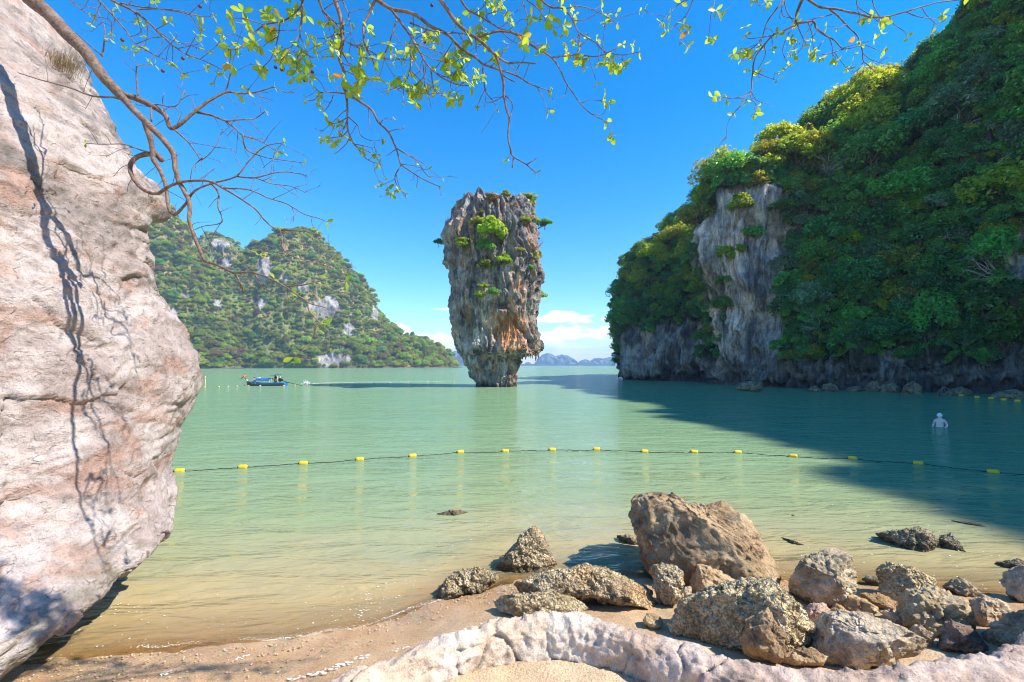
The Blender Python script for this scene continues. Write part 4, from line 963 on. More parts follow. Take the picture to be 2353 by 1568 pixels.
def shore_rock(label, poly, seed, pal='brown', oy=0.0, thick=.9, n=44, box_=.72, back=.12, planes=6, rough=1.0, name='shore_rock', wet=True, lumps=.07, fac=1.0):
    poly = np.array(poly, float) * K; x0, y0 = poly.mean(0)
    vb = poly[:, 1].max(); ub = poly[poly[:, 1] > vb - 6][:, 0].mean()
    Yb = ray_hit_ground(ub, vb)
    wpx = np.ptp(poly[:, 0]); hpx = np.ptp(poly[:, 1])
    Dm = thick * min(wpx, hpx * 1.5) / FOC * Yb
    Yc = Yb + back * Dm + .12 * Dm
    C0 = np.array([0, 0, CAMZ]); ray = np.array([(x0 - 512) / FOC, 1.0, (HOR - y0) / FOC]); C = C0 + ray * Yc
    ef = ray / np.linalg.norm(ray); er = np.cross(ef, [0, 0, 1.0]); er /= np.linalg.norm(er); eu = np.cross(er, ef)
    pr = np.stack([(poly[:, 0] - 512) / FOC, np.ones(len(poly)), (HOR - poly[:, 1]) / FOC], 1)
    tt = ((C - C0) @ ef) / (pr @ ef); Pw = C0 + pr * tt[:, None] - C
    q = np.stack([Pw @ er, Pw @ eu], 1)
    # radius of the outline in every direction
    nd = 1440; th = np.linspace(-np.pi, np.pi, nd, endpoint=False); d = np.stack([np.cos(th), np.sin(th)], 1); Rr = np.zeros(nd)
    for a_, b_ in zip(q, np.roll(q, -1, 0)):
        e_ = b_ - a_; den = d[:, 0] * e_[1] - d[:, 1] * e_[0]; den = np.where(np.abs(den) < 1e-9, 1e-9, den)
        t = (a_[0] * e_[1] - a_[1] * e_[0]) / den; s = (a_[0] * d[:, 1] - a_[1] * d[:, 0]) / den
        Rr = np.where((t > 0) & (s >= -1e-6) & (s <= 1 + 1e-6), np.maximum(Rr, t), Rr)
    Rr = np.where(Rr < 1e-3, np.median(Rr), Rr)
    kk = 5; Rr = np.convolve(np.pad(Rr, kk, mode='wrap'), np.ones(2 * kk + 1) / (2 * kk + 1), 'valid')
    if n not in CS: CS[n] = cubesphere(n)
    S, F = CS[n]
    rho = np.hypot(S[:, 0], S[:, 1]); ang = np.arctan2(S[:, 1], S[:, 0]); rr = np.interp(ang, np.append(th, np.pi), np.append(Rr, Rr[0]))
    # lower half stretches into the sand
    rr = rr * np.where(np.sin(ang) < -.2, 1 + .25 * np.clip(-np.sin(ang) - .2, 0, 1), 1.0)
    a2 = rho ** box_; dep = np.sign(S[:, 2]) * np.abs(S[:, 2]) ** box_ * Dm * .5
    loc = np.stack([np.cos(ang) * rr * a2, np.sin(ang) * rr * a2, dep], 1)       # right, up, away from the eye
    rg = np.random.default_rng(seed); size = np.median(Rr)
    for _ in range(planes):                                                    # split faces
        nn = rg.normal(size=3); nn[2] = -abs(nn[2]) - .35; nn[1] += .25; nn /= np.linalg.norm(nn)
        ext = (loc @ nn).max(); cut = ext * rg.uniform(.62, .88)
        over = np.maximum(loc @ nn - cut, 0); loc = loc - nn * (over * .93)[:, None]
    Wp = C + loc[:, :1] * er + loc[:, 1:2] * eu + loc[:, 2:3] * ef
    nrm = loc / np.maximum(np.array([size, size, Dm * .5]), 1e-3) ** 2; nrm = nrm[:, :1] * er + nrm[:, 1:2] * eu + nrm[:, 2:3] * ef; nrm /= np.linalg.norm(nrm, axis=1)[:, None] + 1e-9
    sd = seed * 1.37
    disp = size * lumps * fbm(Wp / size * .9, 3, sd) + size * lumps * 1.0 * (ridged(Wp / size * 1.8, 4, sd + 4) - .55) + rough * .030 * (ridged(Wp * 5.0, 3, sd + 8) - .5)
    f1, f2 = worley(Wp * np.array([3.2, 3.2, 4.2]), int(seed) % 50)
    disp += rough * .055 * (np.minimum(f2 - f1, .3) - .15) + rough * .012 * fbm(Wp * 14, 3, sd + 6)
    if oy:
        g1, g2 = worley(Wp * 15.0, int(seed) % 40 + 3)
        om = sstep(.65 - oy, .95 - oy, .5 + .5 * fbm(Wp * 2.2, 3, sd + 9) + .15 * sstep(.8, .1, Wp[:, 2]))
        disp += om * (.050 * (.55 - g1) + .03 * (ridged(Wp * 7, 2, sd + 3) - .5))
    disp += fac * size * .09 * facets(Wp / size * 1.5, seed, .9) + size * .040 * facets(Wp / size * 4.2, seed + 1, .9) + rough * .010 * facets(Wp * 9.0, seed + 2, .8)
    Wp = Wp + nrm * disp[:, None]
    A_, B_, D_ = PAL[pal]; n1 = fbm(Wp * 1.6, 4, sd + 11); n2 = fbm(Wp * 4.5, 3, sd + 13)
    col = lerp(A_, B_, sstep(-.35, .45, n1 + .5 * n2)); col = lerp(col, D_, sstep(.1, .55, fbm(Wp * 2.1, 4, sd + 17) - .3 * n2) * .75)
    if pal == 'tan' or pal == 'brown': col = lerp(col, (.50, .29, .11), sstep(.15, .6, fbm(Wp * 1.3, 3, sd + 19)) * .5)
    if oy: col = lerp(col, lerp((.32, .265, .15), (.54, .45, .29), sstep(-.3, .4, n2)), om * .55)
    if wet: col = col * (1 - .62 * sstep(.22, .05, Wp[:, 2] + .06 * n2))[:, None]
    base = np.array([C[0], C[1], max(float(ground_z([C[0]], [C[1]])[0]), -.3)])
    o = link(name, mesh_np(name, Wp - base, F, OYSTER_ROCK if oy > .3 else SHORE_ROCK, np.clip(col, .02, .9)), loc=base)
    tag(o, label, 'rock', 'rocks along the water edge'); return o
def c7(l): return [(948 + x * .3296, 1120 + y * .3296) for x, y in l]
def c8(l): return [(1522.3 + x * .353, 1120 + y * .353) for x, y in l]
shore_rock('largest brown boulder with a flat broken top standing at the water edge', [(1463, 1150), (1480, 1140), (1530, 1140), (1562, 1146), (1580, 1160), (1622, 1164), (1668, 1158), (1698, 1176), (1725, 1200), (1745, 1240), (1768, 1268), (1778, 1300), (1774, 1332), (1700, 1340), (1600, 1332), (1530, 1318), (1492, 1290), (1472, 1240), (1462, 1195)],
           1, 'brown', .12, .75, 96, .50, planes=3, lumps=.05, rough=1.6, fac=.4)
shore_rock('pointed oyster-crusted rock standing alone in the shallows', c7([(880, 262), (935, 300), (945, 400), (965, 460), (988, 525), (930, 562), (780, 602), (690, 592), (600, 545), (640, 480), (700, 410), (765, 330), (820, 285)]), 2, 'crust', .42, .8, 64, .8, planes=4)
shore_rock('low oyster-crusted boulder left of the pointed one at the waterline', c7([(262, 630), (300, 582), (400, 558), (500, 575), (580, 600), (586, 660), (560, 690), (450, 712), (345, 732), (300, 690)]), 3, 'crust', .45, .9, 56, .7, planes=4)
shore_rock('small crusted rock at the left end of the shore rocks', c7([(188, 700), (222, 655), (262, 650), (310, 690), (345, 738), (300, 756), (190, 776), (150, 764)]), 4, 'crust', .42, .8, 40, .75)
shore_rock('long low reef slab with a pale sunlit back', c7([(640, 760), (700, 705), (860, 602), (1000, 572), (1200, 540), (1310, 560), (1440, 590), (1600, 640), (1700, 690), (1782, 790), (1772, 832), (1600, 832), (1440, 812), (1280, 770), (1100, 770), (860, 800)]), 5, 'tan', .34, .75, 84, .75, planes=3, lumps=.05)
shore_rock('rounded crusted lobe lying in front of the long reef slab', c7([(562, 802), (620, 752), (760, 740), (1000, 742), (1120, 752), (1196, 800), (1196, 856), (1100, 884), (900, 894), (720, 892), (600, 856)]), 6, 'crust', .36, .9, 64, .72, planes=3)
shore_rock('upright crusted rock between the reef slab and the largest boulder', c7([(1650, 585), (1690, 548), (1740, 534), (1850, 570), (1892, 640), (1850, 760), (1812, 826), (1740, 780), (1690, 690)]), 7, 'crust', .38, .9, 52, .8)
shore_rock('smooth tan rock leaning against the largest boulder', c7([(1938, 670), (1960, 560), (2060, 500), (2150, 506), (2222, 590), (2262, 652), (2200, 720), (2080, 760), (1940, 760)]), 8, 'tan', .0, .9, 52, .8)
shore_rock('big rugged olive brown rock in the middle of the rock pile', c8([(92, 880), (130, 735), (280, 672), (500, 602), (560, 575), (680, 600), (780, 660), (880, 760), (942, 900), (940, 1000), (800, 1045), (560, 1010), (430, 992), (180, 962), (92, 926)]), 9, 'crust', .36, .8, 84, .68, planes=5, lumps=.08)
shore_rock('upright brown rock with broken faces beside the curved wall', c8([(518, 965), (560, 862), (690, 800), (760, 840), (804, 890), (800, 990), (762, 1112), (650, 1128), (540, 1085)]), 10, 'brown', .0, .8, 56, .75, planes=8, back=.0)
shore_rock('tall rounded pale rock right of the largest boulder', c8([(830, 625), (860, 550), (900, 472), (1000, 425), (1085, 404), (1160, 425), (1222, 470), (1236, 570), (1262, 652), (1192, 745), (1080, 776), (960, 730), (850, 690)]), 11, 'pale', .26, .85, 64, .75)
shore_rock('broad flat grey slab split by a crack behind the wall', c8([(946, 910), (1050, 822), (1180, 808), (1310, 810), (1450, 850), (1600, 922), (1742, 1030), (1702, 1096), (1500, 1126), (1200, 1152), (1000, 1132), (940, 1010)]), 12, 'grey', .10, .8, 72, .7, planes=4, back=.0, lumps=.05)
shore_rock('low tan ledge between the upright brown rock and the flat slab', c8([(720, 1122), (830, 1052), (960, 1040), (1080, 1100), (1060, 1158), (880, 1160)]), 13, 'tan', .0, .8, 40, .75, back=-.05)
shore_rock('small angular rock wedged above the flat slab', c8([(1168, 755), (1230, 694), (1350, 750), (1422, 800), (1345, 828), (1200, 812)]), 14, 'tan', .1, .9, 40, .78)
shore_rock('elongated reddish brown rock lying behind the small angular one', c8([(1258, 702), (1330, 684), (1400, 690), (1530, 745), (1505, 792), (1380, 765)]), 15, 'brown', .0, .8, 40, .75)
shore_rock('large sunlit yellowish rock on the right with crusted crown', c8([(1505, 775), (1600, 702), (1700, 640), (1800, 650), (1950, 720), (2010, 800), (2032, 900), (1930, 935), (1830, 955), (1700, 905), (1560, 885), (1510, 830)]), 16, 'tan', .28, .85, 72, .72)
shore_rock('long crusted rock sloping behind the large yellowish one', c8([(1394, 540), (1420, 510), (1500, 498), (1620, 530), (1780, 590), (1822, 650), (1700, 690), (1600, 742), (1480, 724), (1415, 690), (1436, 620)]), 17, 'crust', .38, .8, 60, .72)
shore_rock('dark wet oyster rock rising from the shallows on the right', c8([(1390, 300), (1470, 285), (1560, 282), (1680, 254), (1745, 290), (1782, 312), (1812, 372), (1740, 432), (1600, 458), (1500, 385)]), 18, 'dark', .45, .9, 56, .85)
shore_rock('slanting dark wet rock just right of the oyster rock', c8([(1800, 288), (1880, 298), (1922, 370), (2000, 452), (1900, 436), (1812, 384)]), 19, 'dark', .42, .8, 40, .8)
shore_rock('low dark reef strip right of the largest boulder', c8([(738, 318), (790, 325), (850, 350), (930, 378), (1022, 408), (940, 414), (800, 368)]), 20, 'dark', .4, .8, 40, .9)
shore_rock('thin awash rock line farther out beyond the reef strip', c8([(700, 178), (800, 182), (930, 208), (1000, 228), (900, 222), (780, 204)]), 21, 'dark', .3, .8, 36, .95)
shore_rock('awash rock line far out in the shadow edge on the right', c8([(1780, 216), (1900, 216), (2060, 238), (2200, 285), (2080, 266), (1900, 236)]), 22, 'dark', .3, .8, 36, .95)
shore_rock('crusted rock at the right edge lying in the water', c8([(2086, 505), (2200, 480), (2300, 472), (2420, 480), (2400, 550), (2260, 574), (2150, 574)]), 23, 'dark', .4, .8, 44, .8)
shore_rock('rounded grey rock cut by the right picture edge', c8([(2214, 610), (2260, 542), (2352, 518), (2470, 560), (2490, 680), (2400, 760), (2300, 712)]), 24, 'grey', .2, .85, 52, .75)
shore_rock('small dark pyramid rock between wet sand and water', c8([(1824, 642), (1880, 610), (1942, 594), (2030, 640), (2068, 708), (1950, 704)]), 25, 'dark', .3, .9, 40, .85)
shore_rock('whitish broken rock near the right edge', c8([(2012, 735), (2100, 708), (2250, 750), (2332, 792), (2200, 855), (2060, 915), (2018, 825)]), 26, 'pale', .0, .85, 48, .75, planes=8)
shore_rock('blue grey knobbly rock at the lower right edge behind the wall', c8([(2118, 925), (2200, 862), (2352, 790), (2480, 820), (2500, 960), (2352, 1030), (2150, 1050), (2108, 1005)]), 27, 'grey', .18, .85, 60, .75, back=0.)
shore_rock('dark purple brown rock resting on the wall at the right', c8([(1790, 1045), (1825, 960), (1840, 880), (1900, 868), (2000, 910), (2072, 960), (2104, 1056), (1960, 1066), (1800, 1072)]), 28, 'purple', .0, .85, 52, .8, planes=8, back=.0)
shore_rock('pale slab tilted between the flat slab and the purple rock', c8([(1606, 922), (1690, 898), (1784, 968), (1742, 1032), (1680, 1000)]), 29, 'pale', .0, .7, 36, .75)
shore_rock('small olive stone on the sand inside the rock pile', c7([(1608, 922), (1650, 880), (1722, 902), (1734, 962), (1680, 980), (1622, 952)]), 30, 'crust', .2, .9, 32, .8)
shore_rock('small dark wedge of rock awash behind the pile', c8([(1296, 592), (1360, 578), (1420, 610), (1436, 638), (1340, 614)]), 31, 'dark', .2, .8, 30, .85)
shore_rock('little tan cobble above the flat slab', c8([(1088, 805), (1130, 765), (1192, 790), (1184, 822), (1120, 832)]), 32, 'tan', .0, .9, 28, .8)
shore_rock('pinkish flat stone right of the rugged rock', c8([(945, 765), (1040, 752), (1084, 800), (1010, 850), (962, 890), (930, 830)]), 33, 'pink', .0, .8, 36, .75)
shore_rock('white chipped stone in the gap beside the yellowish rock', c8([(1424, 812), (1490, 794), (1540, 850), (1566, 896), (1480, 860)]), 34, 'pale', .0, .8, 30, .75)
shore_rock('grey stone under the large boulder left of the rugged rock', c7([(1862, 770), (1880, 700), (1940, 690), (1946, 750), (1900, 790)]), 35, 'grey', .0, .8, 28, .8)
shore_rock('reef fragment in the water left of the largest boulder', c7([(1405, 330), (1470, 340), (1560, 330), (1575, 400), (1540, 440), (1500, 390), (1430, 355)]), 36, 'dark', .3, .8, 36, .85)
shore_rock('drowned brown rock showing under the clear shallows', [(1005, 1180), (1040, 1172), (1080, 1178), (1076, 1192), (1030, 1198)], 37, 'dark', .2, .8, 36, .9)
shore_rock('small rock peeping from behind the foot of the leaning boulder', [(262, 1310), (285, 1292), (318, 1284), (330, 1300), (300, 1322), (270, 1328)], 38, 'purple', .1, .8, 36, .8)
shore_rock('awash rock off the leaning boulder in the green water', [(452, 1140), (476, 1131), (502, 1136), (488, 1144)], 39, 'dark', .2, .8, 30, .9)

# ------------------------------------------------------------------ the curved stone-like wall
path = catmull(np.column_stack([WALL, np.interp(WALL[:, 0], [-1.8, -1.3, 0, 1, 2, 6], [1.16, 1.20, 1.26, 1.25, 1.24, 1.30])]), 460)
wid = np.interp(path[:, 0], [-1.8, -1.2, .2, .9, 2, 3, 6], [.125, .13, .125, .145, .19, .22, .24])
T = np.gradient(path, axis=0); T[:, 2] = 0; T /= np.linalg.norm(T, axis=1)[:, None]; Rt = np.stack([T[:, 1], -T[:, 0], 0 * T[:, 0]], 1)
th = np.linspace(-.35, np.pi + .35, 84); NSs = len(th)
cs, sn = np.cos(th), np.sin(th)
G = path[:, None, :] + Rt[:, None, :] * (wid[:, None] * np.sign(cs) * np.abs(cs) ** .75)[..., None]
G[..., 2] = path[:, None, 2] - .42 + .42 * np.where(sn > 0, np.abs(sn) ** .55, sn * 1.2)[None]
W = G.reshape(-1, 3); N = grid_normals(G).reshape(-1, 3)
cen = np.repeat(path - np.array([0, 0, .3]), NSs, 0); N = np.where(((W - cen) * N).sum(1)[:, None] < 0, -N, N)
f1, f2 = worley(W * np.array([4.5, 4.5, 5.0]), 12)
disp = .035 * fbm(W * 2.2, 3, 301) + .030 * (ridged(W * 4.2, 4, 303) - .55) + .030 * (np.minimum(f2 - f1, .35) - .17) * sstep(.6, 1.1, W[:, 0]) - .045 * sstep(.06, 0, np.abs(perlin(W * np.array([2.6, 2.6, 1.2]), 306))) * sstep(-.1, .3, perlin(W * 1.3, 307))
disp += .016 * facets(W * np.array([3.2, 3.2, 4.2]), 5, .9) + .013 * facets(W * 9.0, 6, .9) + .010 * fbm(W * 16, 3, 309) + .022 * (ridged(W * 9.0, 2, 310) - .5)
Wd = W + N * disp[:, None]
n1 = fbm(W * 2.0, 4, 311); n2 = fbm(W * 7, 3, 313)
col = lerp((.60, .46, .34), (.72, .60, .48), sstep(-.4, .4, n1 + .4 * n2))
rt = sstep(.55, 1.0, W[:, 0] + .25 * n1)
col = lerp(col, lerp((.46, .33, .25), (.62, .48, .39), sstep(-.3, .4, n1 + .5 * n2)), rt)
col = lerp(col, (.50, .26, .16), sstep(.1, .5, fbm(W * 2.6, 3, 315)) * rt * sstep(1.2, 1.02, W[:, 2]) * .8)
col = lerp(col, (.45, .33, .27), sstep(.25, .6, fbm(W * 3.0, 3, 316)) * .5)
WALLM = rock_mat('cement_rock', fine=.10, bumpd=.03, var=.34, rough=.85)
wb = path[len(path) // 2].copy(); wb[2] = .9
o = link('curved_wall', mesh_np('curved_wall', Wd - wb, grid_faces(len(path), NSs), WALLM, np.clip(col, .02, .9)), loc=wb)
tag(o, 'low curved rock-like retaining wall edging the sand terrace at the bottom', 'wall')

# ------------------------------------------------------------------ rocks at the foot of the headland
for j, (poly, lab, pal) in enumerate([([(1988, 892), (1996, 868), (2020, 850), (2052, 846), (2072, 862), (2066, 890), (2040, 902), (2005, 902)], 'biggest boulder at the foot of the wooded headland', 'grey'), ([(2022, 905), (2030, 888), (2050, 880), (2068, 890), (2066, 905)], 'smaller boulder in front of the biggest one under the headland', 'brown'),
                                     ([(2072, 908), (2078, 888), (2096, 876), (2118, 888), (2116, 908)], 'rounded boulder right of the biggest one under the headland', 'grey'), ([(1856, 900), (1862, 890), (1874, 886), (1884, 892), (1884, 900)], 'small boulder at the left of the headland shore', 'grey'),
                                     ([(1886, 900), (1892, 884), (1910, 880), (1924, 888), (1926, 900)], 'angular boulder second along the headland shore', 'grey'), ([(1938, 900), (1950, 890), (1970, 888), (1984, 896), (1980, 902)], 'flat stone third along the headland shore', 'grey'),
                                     ([(1690, 895), (1700, 880), (1726, 876), (1756, 880), (1768, 890), (1740, 897)], 'flat rock ledge at the foot of the cliff buttress', 'grey'), ([(2160, 908), (2180, 896), (2210, 890), (2240, 900), (2230, 912)], 'brown low rocks beside the tangle of roots', 'brown'),
                                     ([(2270, 915), (2290, 900), (2330, 896), (2370, 904), (2380, 918), (2310, 920)], 'brown rock shelf at the right edge under the headland', 'brown')]):
    shore_rock(lab, poly, 60 + j, 'dark', 0, .9, 30, .78, name='boulder', rough=4.0, lumps=.10, wet=False)['group'] = 'boulders under the headland'
# roots and a pale dead branch
rr_ = np.random.default_rng(8); parts = []; b0 = sea(2182, 912) + np.array([.3, 1.0, 1.1])
for k in range(9):
    e_ = b0 + np.array([rr_.uniform(-1.7, 1.7), rr_.uniform(-.9, .2), -1.3]); mdl = (b0 + e_) / 2 + np.array([(e_ - b0)[0] * .15, -.1, .05])
    parts.append(tube(catmull([b0, mdl, e_], 9), np.linspace(.07, .03, 9), 6))
v, f = join(parts); o = link('tree_roots', quads_to_mesh('tree_roots', v - b0, f, BARK), loc=b0); tag(o, 'tangle of grey roots reaching down to the water under the headland', 'roots')
# ------------------------------------------------------------------ buoys and ropes
YEL = plain('yellow_float_plastic', (.86, .50, .015), .45, var=.08); ROPEM = plain('dark_wet_rope', (.035, .032, .03), .8)
PALEF = plain('faded_float_plastic', (.72, .52, .26), .5, var=.1)
def buoy_mesh(L, r):
    t = np.array([0, .02, .08, .18, .35, .5, .65, .82, .92, .98, 1.0]); rad = np.array([.25, .55, .82, .96, 1, .95, 1, .96, .82, .55, .25]) * r
    P = np.stack([(t - .5) * L, 0 * t, 0 * t], 1); return tube(P, rad, 16)
NEAR = [(413, 1080), (558, 1071), (697, 1062), (827, 1053), (948, 1045), (1058, 1036), (1161, 1034), (1269, 1031), (1371, 1030), (1481, 1035), (1595, 1036), (1695, 1037), (1822, 1046), (1959, 1051), (2110, 1062), (2282, 1082)]
v, f = buoy_mesh(.30, .085); BME = quads_to_mesh('float', v, f, YEL); v, f = tube([(-.17, 0, 0), (.17, 0, 0)], [.022, .022], 8); BCOL = quads_to_mesh('rope_sleeve', v, f, ROPEM)
br = random.Random(3); bp = []
desc = ['first yellow buoy of the near line, beside the leaning boulder', 'second yellow buoy of the near line from the boulder', 'third yellow buoy of the near line from the boulder', 'fourth yellow buoy of the near line from the boulder', 'fifth yellow buoy of the near line, left of the pillar reflection', 'sixth yellow buoy, at the left side of the pillar reflection', 'seventh yellow buoy, in the middle of the pillar reflection', 'eighth yellow buoy, at the right side of the pillar reflection',
        'ninth yellow buoy, first right of the pillar reflection', 'tenth yellow buoy of the near line, second right of the reflection', 'eleventh yellow buoy, last one in fully sunlit water', 'twelfth yellow buoy, on the edge of the headland shadow', 'thirteenth yellow buoy, first inside the headland shadow', 'fourteenth yellow buoy of the near line, second in the shadow', 'fifteenth yellow buoy of the near line, third in the shadow', 'last yellow buoy of the near line, by the right edge']
for j, (x, y) in enumerate(NEAR):
    p = sea(x, y + 4); p[2] = .028; bp.append(p)
for j, p in enumerate(bp):
    dirv = bp[min(j + 1, 15)] - bp[max(j - 1, 0)]
    r = empty('buoy', p, desc[j], 'buoy', 'yellow buoys of the near line'); r.rotation_euler = (br.uniform(-.1, .1), br.uniform(-.06, .06), math.atan2(dirv[1], dirv[0]) + br.uniform(-.2, .2))
    link('float', BME, r); link('rope_sleeve', BCOL, r)
ctrl = [bp[0] + np.array([-2.2, -.3, 0])]
for a_, b_ in zip(bp, bp[1:]):
    ctrl.append(a_)
    for t in (.3, .55, .8): q = a_ * (1 - t) + b_ * t; q = q + np.array([0, br.uniform(-.10, .10) - .05, 0]); ctrl.append(q)
ctrl += [bp[-1], bp[-1] + np.array([2.5, -1.1, 0]), bp[-1] + np.array([6, -2.4, 0])]
P = catmull(ctrl, 700); P[:, 2] = .012 + .010 * np.sin(np.arange(700) * .9) * np.sin(np.arange(700) * .23)
v, f = tube(P, .013, 6); o = link('buoy_rope', quads_to_mesh('buoy_rope', v - bp[7], f, ROPEM), loc=bp[7]); tag(o, 'dark rope linking the near line of yellow buoys', 'rope')
v, f = buoy_mesh(.42, .16); FME = quads_to_mesh('buoy', v, f, YEL); v, f = buoy_mesh(.28, .11); FME2 = quads_to_mesh('buoy', v, f, PALEF)
for j, (x, y) in enumerate([(2208, 910), (2245, 914), (2277, 916.5), (2307, 920), (2338, 923)]):
    p = sea(x, y); p[2] = .05; o = link('buoy', FME, loc=p); o.rotation_euler = (0, 0, -.5)
    tag(o, ['leftmost of the five small yellow buoys under the headland', 'second from left of five yellow buoys under the headland', 'middle one of the five yellow buoys under the headland', 'fourth from left of five yellow buoys under the headland', 'rightmost of the five yellow buoys under the headland'][j], 'buoy', 'yellow buoys under the headland')
fb = [(471, 890.5), (503, 889.5), (524, 889), (545, 888.3), (571, 888), (598, 887.6), (652, 887), (678, 886.2), (706, 885.6), (760, 884), (812, 882.4), (860, 881), (897, 880), (937, 879), (983, 878), (1003, 877.6), (1043, 877)]
fd = ['pale buoy nearest the leaning boulder in the far line', 'second pale buoy of the far line from the boulder', 'third pale buoy of the far line from the boulder', 'pale buoy left of the boat prow', 'pale buoy under the boat prow', 'pale buoy in front of the boat hull', 'pale buoy at the boat stern', 'pale buoy under the engine shaft of the boat', 'pale buoy beside the propeller splash', 'pale buoy along the first part of the boat wake', 'pale buoy along the middle of the boat wake', 'pale buoy along the end of the boat wake', 'sixth pale buoy left of the pillar', 'fifth pale buoy left of the pillar', 'third pale buoy left of the pillar', 'second pale buoy left of the pillar', 'pale buoy of the far line closest to the pillar']
for j, (x, y) in enumerate(fb):
    p = sea(x, y); p[2] = .06; o = link('buoy', FME2, loc=p); tag(o, fd[j], 'buoy', 'pale buoys of the far line')
p = sea(472, 889); v, f = join([tube([(0, 0, -.3), (0, 0, 1.3)], [.06, .05], 8), tube([(0, 0, 1.3), (0, 0, 1.55), (0, 0, 1.75)], [.06, .11, .02], 8)])
o = link('marker_post', quads_to_mesh('marker_post', v, f, PALEF), loc=p); tag(o, 'thin upright yellow marker post by the leaning boulder', 'post')

# ------------------------------------------------------------------ the longtail boat
WOOD = plain('red_brown_hull_paint', (.16, .055, .03), .5); BLUE = plain('blue_boat_paint', (.02, .17, .40), .4); TARP = plain('blue_tarpaulin', (.012, .13, .46), .6); METAL = plain('dark_engine_metal', (.03, .03, .032), .45, .6)
CLOTHR = plain('orange_red_ribbon', (.80, .20, .07), .7); CLOTHY = plain('yellow_ribbon', (.80, .62, .08), .7); WHITE = plain('white_paint', (.80, .80, .78), .5); GREYR = plain('grey_awning', (.20, .23, .22), .7); SKIN = plain('skin', (.50, .30, .21), .55, var=.06); REDC = plain('red_shirt', (.62, .03, .035), .8)
PINKC = plain('pale_pink_shirt', (.72, .38, .36), .8); HAIR = plain('dark_hair', (.02, .016, .013), .6); DECK = plain('wooden_deck', (.22, .13, .07), .7); DENIM = plain('dark_trousers', (.05, .055, .07), .8)
bo = sea(613, 886.5); BL = 6.6                                        # waterline length; the prow points to the left
boat = empty('longtail_boat', bo, 'blue longtail boat with a blue canopy and ribboned prow', 'boat')
def st(t):                                                            # hull station, t 0 = stern (right), 1 = prow (left)
    x = BL * (.5 - t); half = .72 * np.clip(np.sin(np.pi * min(1, (t * .72 + .26))), 0, 1) ** .7 * (1 - max(0, t - .72) / .28 * .93)
    sheer = .42 + .16 * (1 - t) ** 2 * .5 + 1.15 * max(0, t - .55) ** 2 * 1.6; keel = -.22 + .42 * max(0, t - .8) / .2 * .8
    return x, half, sheer, keel
def hull(lo, hi, off=0.0):
    rows = []
    for t in np.linspace(0, 1, 36):
        x, hw, sh, kl = st(t); sec = []
        for s in np.linspace(-1, 1, 15):
            a_ = abs(s); wfrac = np.sin(a_ * np.pi / 2) ** .8; h = kl + (sh - kl) * a_ ** 1.8
            sec.append((x, np.sign(s) * (hw * wfrac + off), h))
        rows.append(sec)
    return np.array(rows)
Hh = hull(0, 1); vh = Hh.reshape(-1, 3); fh = grid_faces(36, 15)
cb = vh[:, 2]
mh = M('hull_paint'); tc = mh.n('ShaderNodeTexCoord').outputs['Object']; hz = mh.attr('rail').outputs['Fac']
cw = mh.ramp(hz, [(.0, (.15, .05, .028)), (.74, (.03, .27, .52))], 'CONSTANT'); nn_ = mh.noise(tc, 3.0)
HULLM = mh.done(mh.n('ShaderNodeBsdfPrincipled', Base_Color=mh.mix(.15, cw, mh.mix(1.0, cw, nn_, 'MULTIPLY')), Roughness=.45))
rel = np.array([(z - st(np.clip(.5 - x / BL, 0, 1))[3]) / (st(np.clip(.5 - x / BL, 0, 1))[2] - st(np.clip(.5 - x / BL, 0, 1))[3]) for x, _, z in vh])
tr_ = np.concatenate([Hh[0], [Hh[0].mean(0)]]); nv = len(vh)
hm = mesh_np('hull', vh, fh, HULLM, attrs={'rail': rel}); o = link('hull', hm, boat); sdm = o.modifiers.new('thick', 'SOLIDIFY'); sdm.thickness = .05; sdm.offset = 1
tv = np.vstack([Hh[0], [[Hh[0][0][0], 0, Hh[0][0][2]]]]); tf = np.array([[i, i + 1, 15, 15] for i in range(14)])
link('transom', quads_to_mesh('transom', tv, tf, BLUE, smooth=False), boat)
for s_ in (0, 14):
    v, f = tube(catmull(Hh[:, s_] + np.array([0, 0, .02]), 50), .055, 8); link('gunwale', quads_to_mesh('gunwale', v, f, BLUE), boat)
pd = np.array([(st(t)[0], s * st(t)[1] * .86, st(t)[3] + .34) for t in np.linspace(.03, .86, 20) for s in (-1, 1)]).reshape(20, 2, 3)
link('deck', mesh_np('deck', pd.reshape(-1, 3), grid_faces(20, 2), DECK), boat)
for k, t in enumerate((.25, .45, .62)):
    x, hw, sh, kl = st(t); v, f = box(x, 0, .36, .22, hw * 1.7, .05); link('bench', quads_to_mesh('bench', v, f, DECK, smooth=False), boat)
x1, _, s1, _ = st(1.0)
pp = catmull([(x1 + .55, 0, s1 - .35), (x1 + .1, 0, s1 - .02), (x1 - .32, 0, s1 + .48), (x1 - .62, 0, s1 + .98)], 14); v, f = tube(pp, np.linspace(.13, .06, 14), 8); prow = link('prow', quads_to_mesh('prow', v, f, WOOD), boat)
for k, (t, mt, r) in enumerate([(5, CLOTHY, .15), (6, WHITE, .14), (11, CLOTHR, .17), (12, CLOTHR, .19), (10, CLOTHR, .14)]):
    c = pp[t]; d_ = pp[t + 1] - pp[t]; d_ /= np.linalg.norm(d_); v, f = tube(np.array([c - d_ * .06, c, c + d_ * .06]), [r * .8, r, r * .8], 10); link('ribbon', quads_to_mesh('ribbon', v, f, mt), prow)
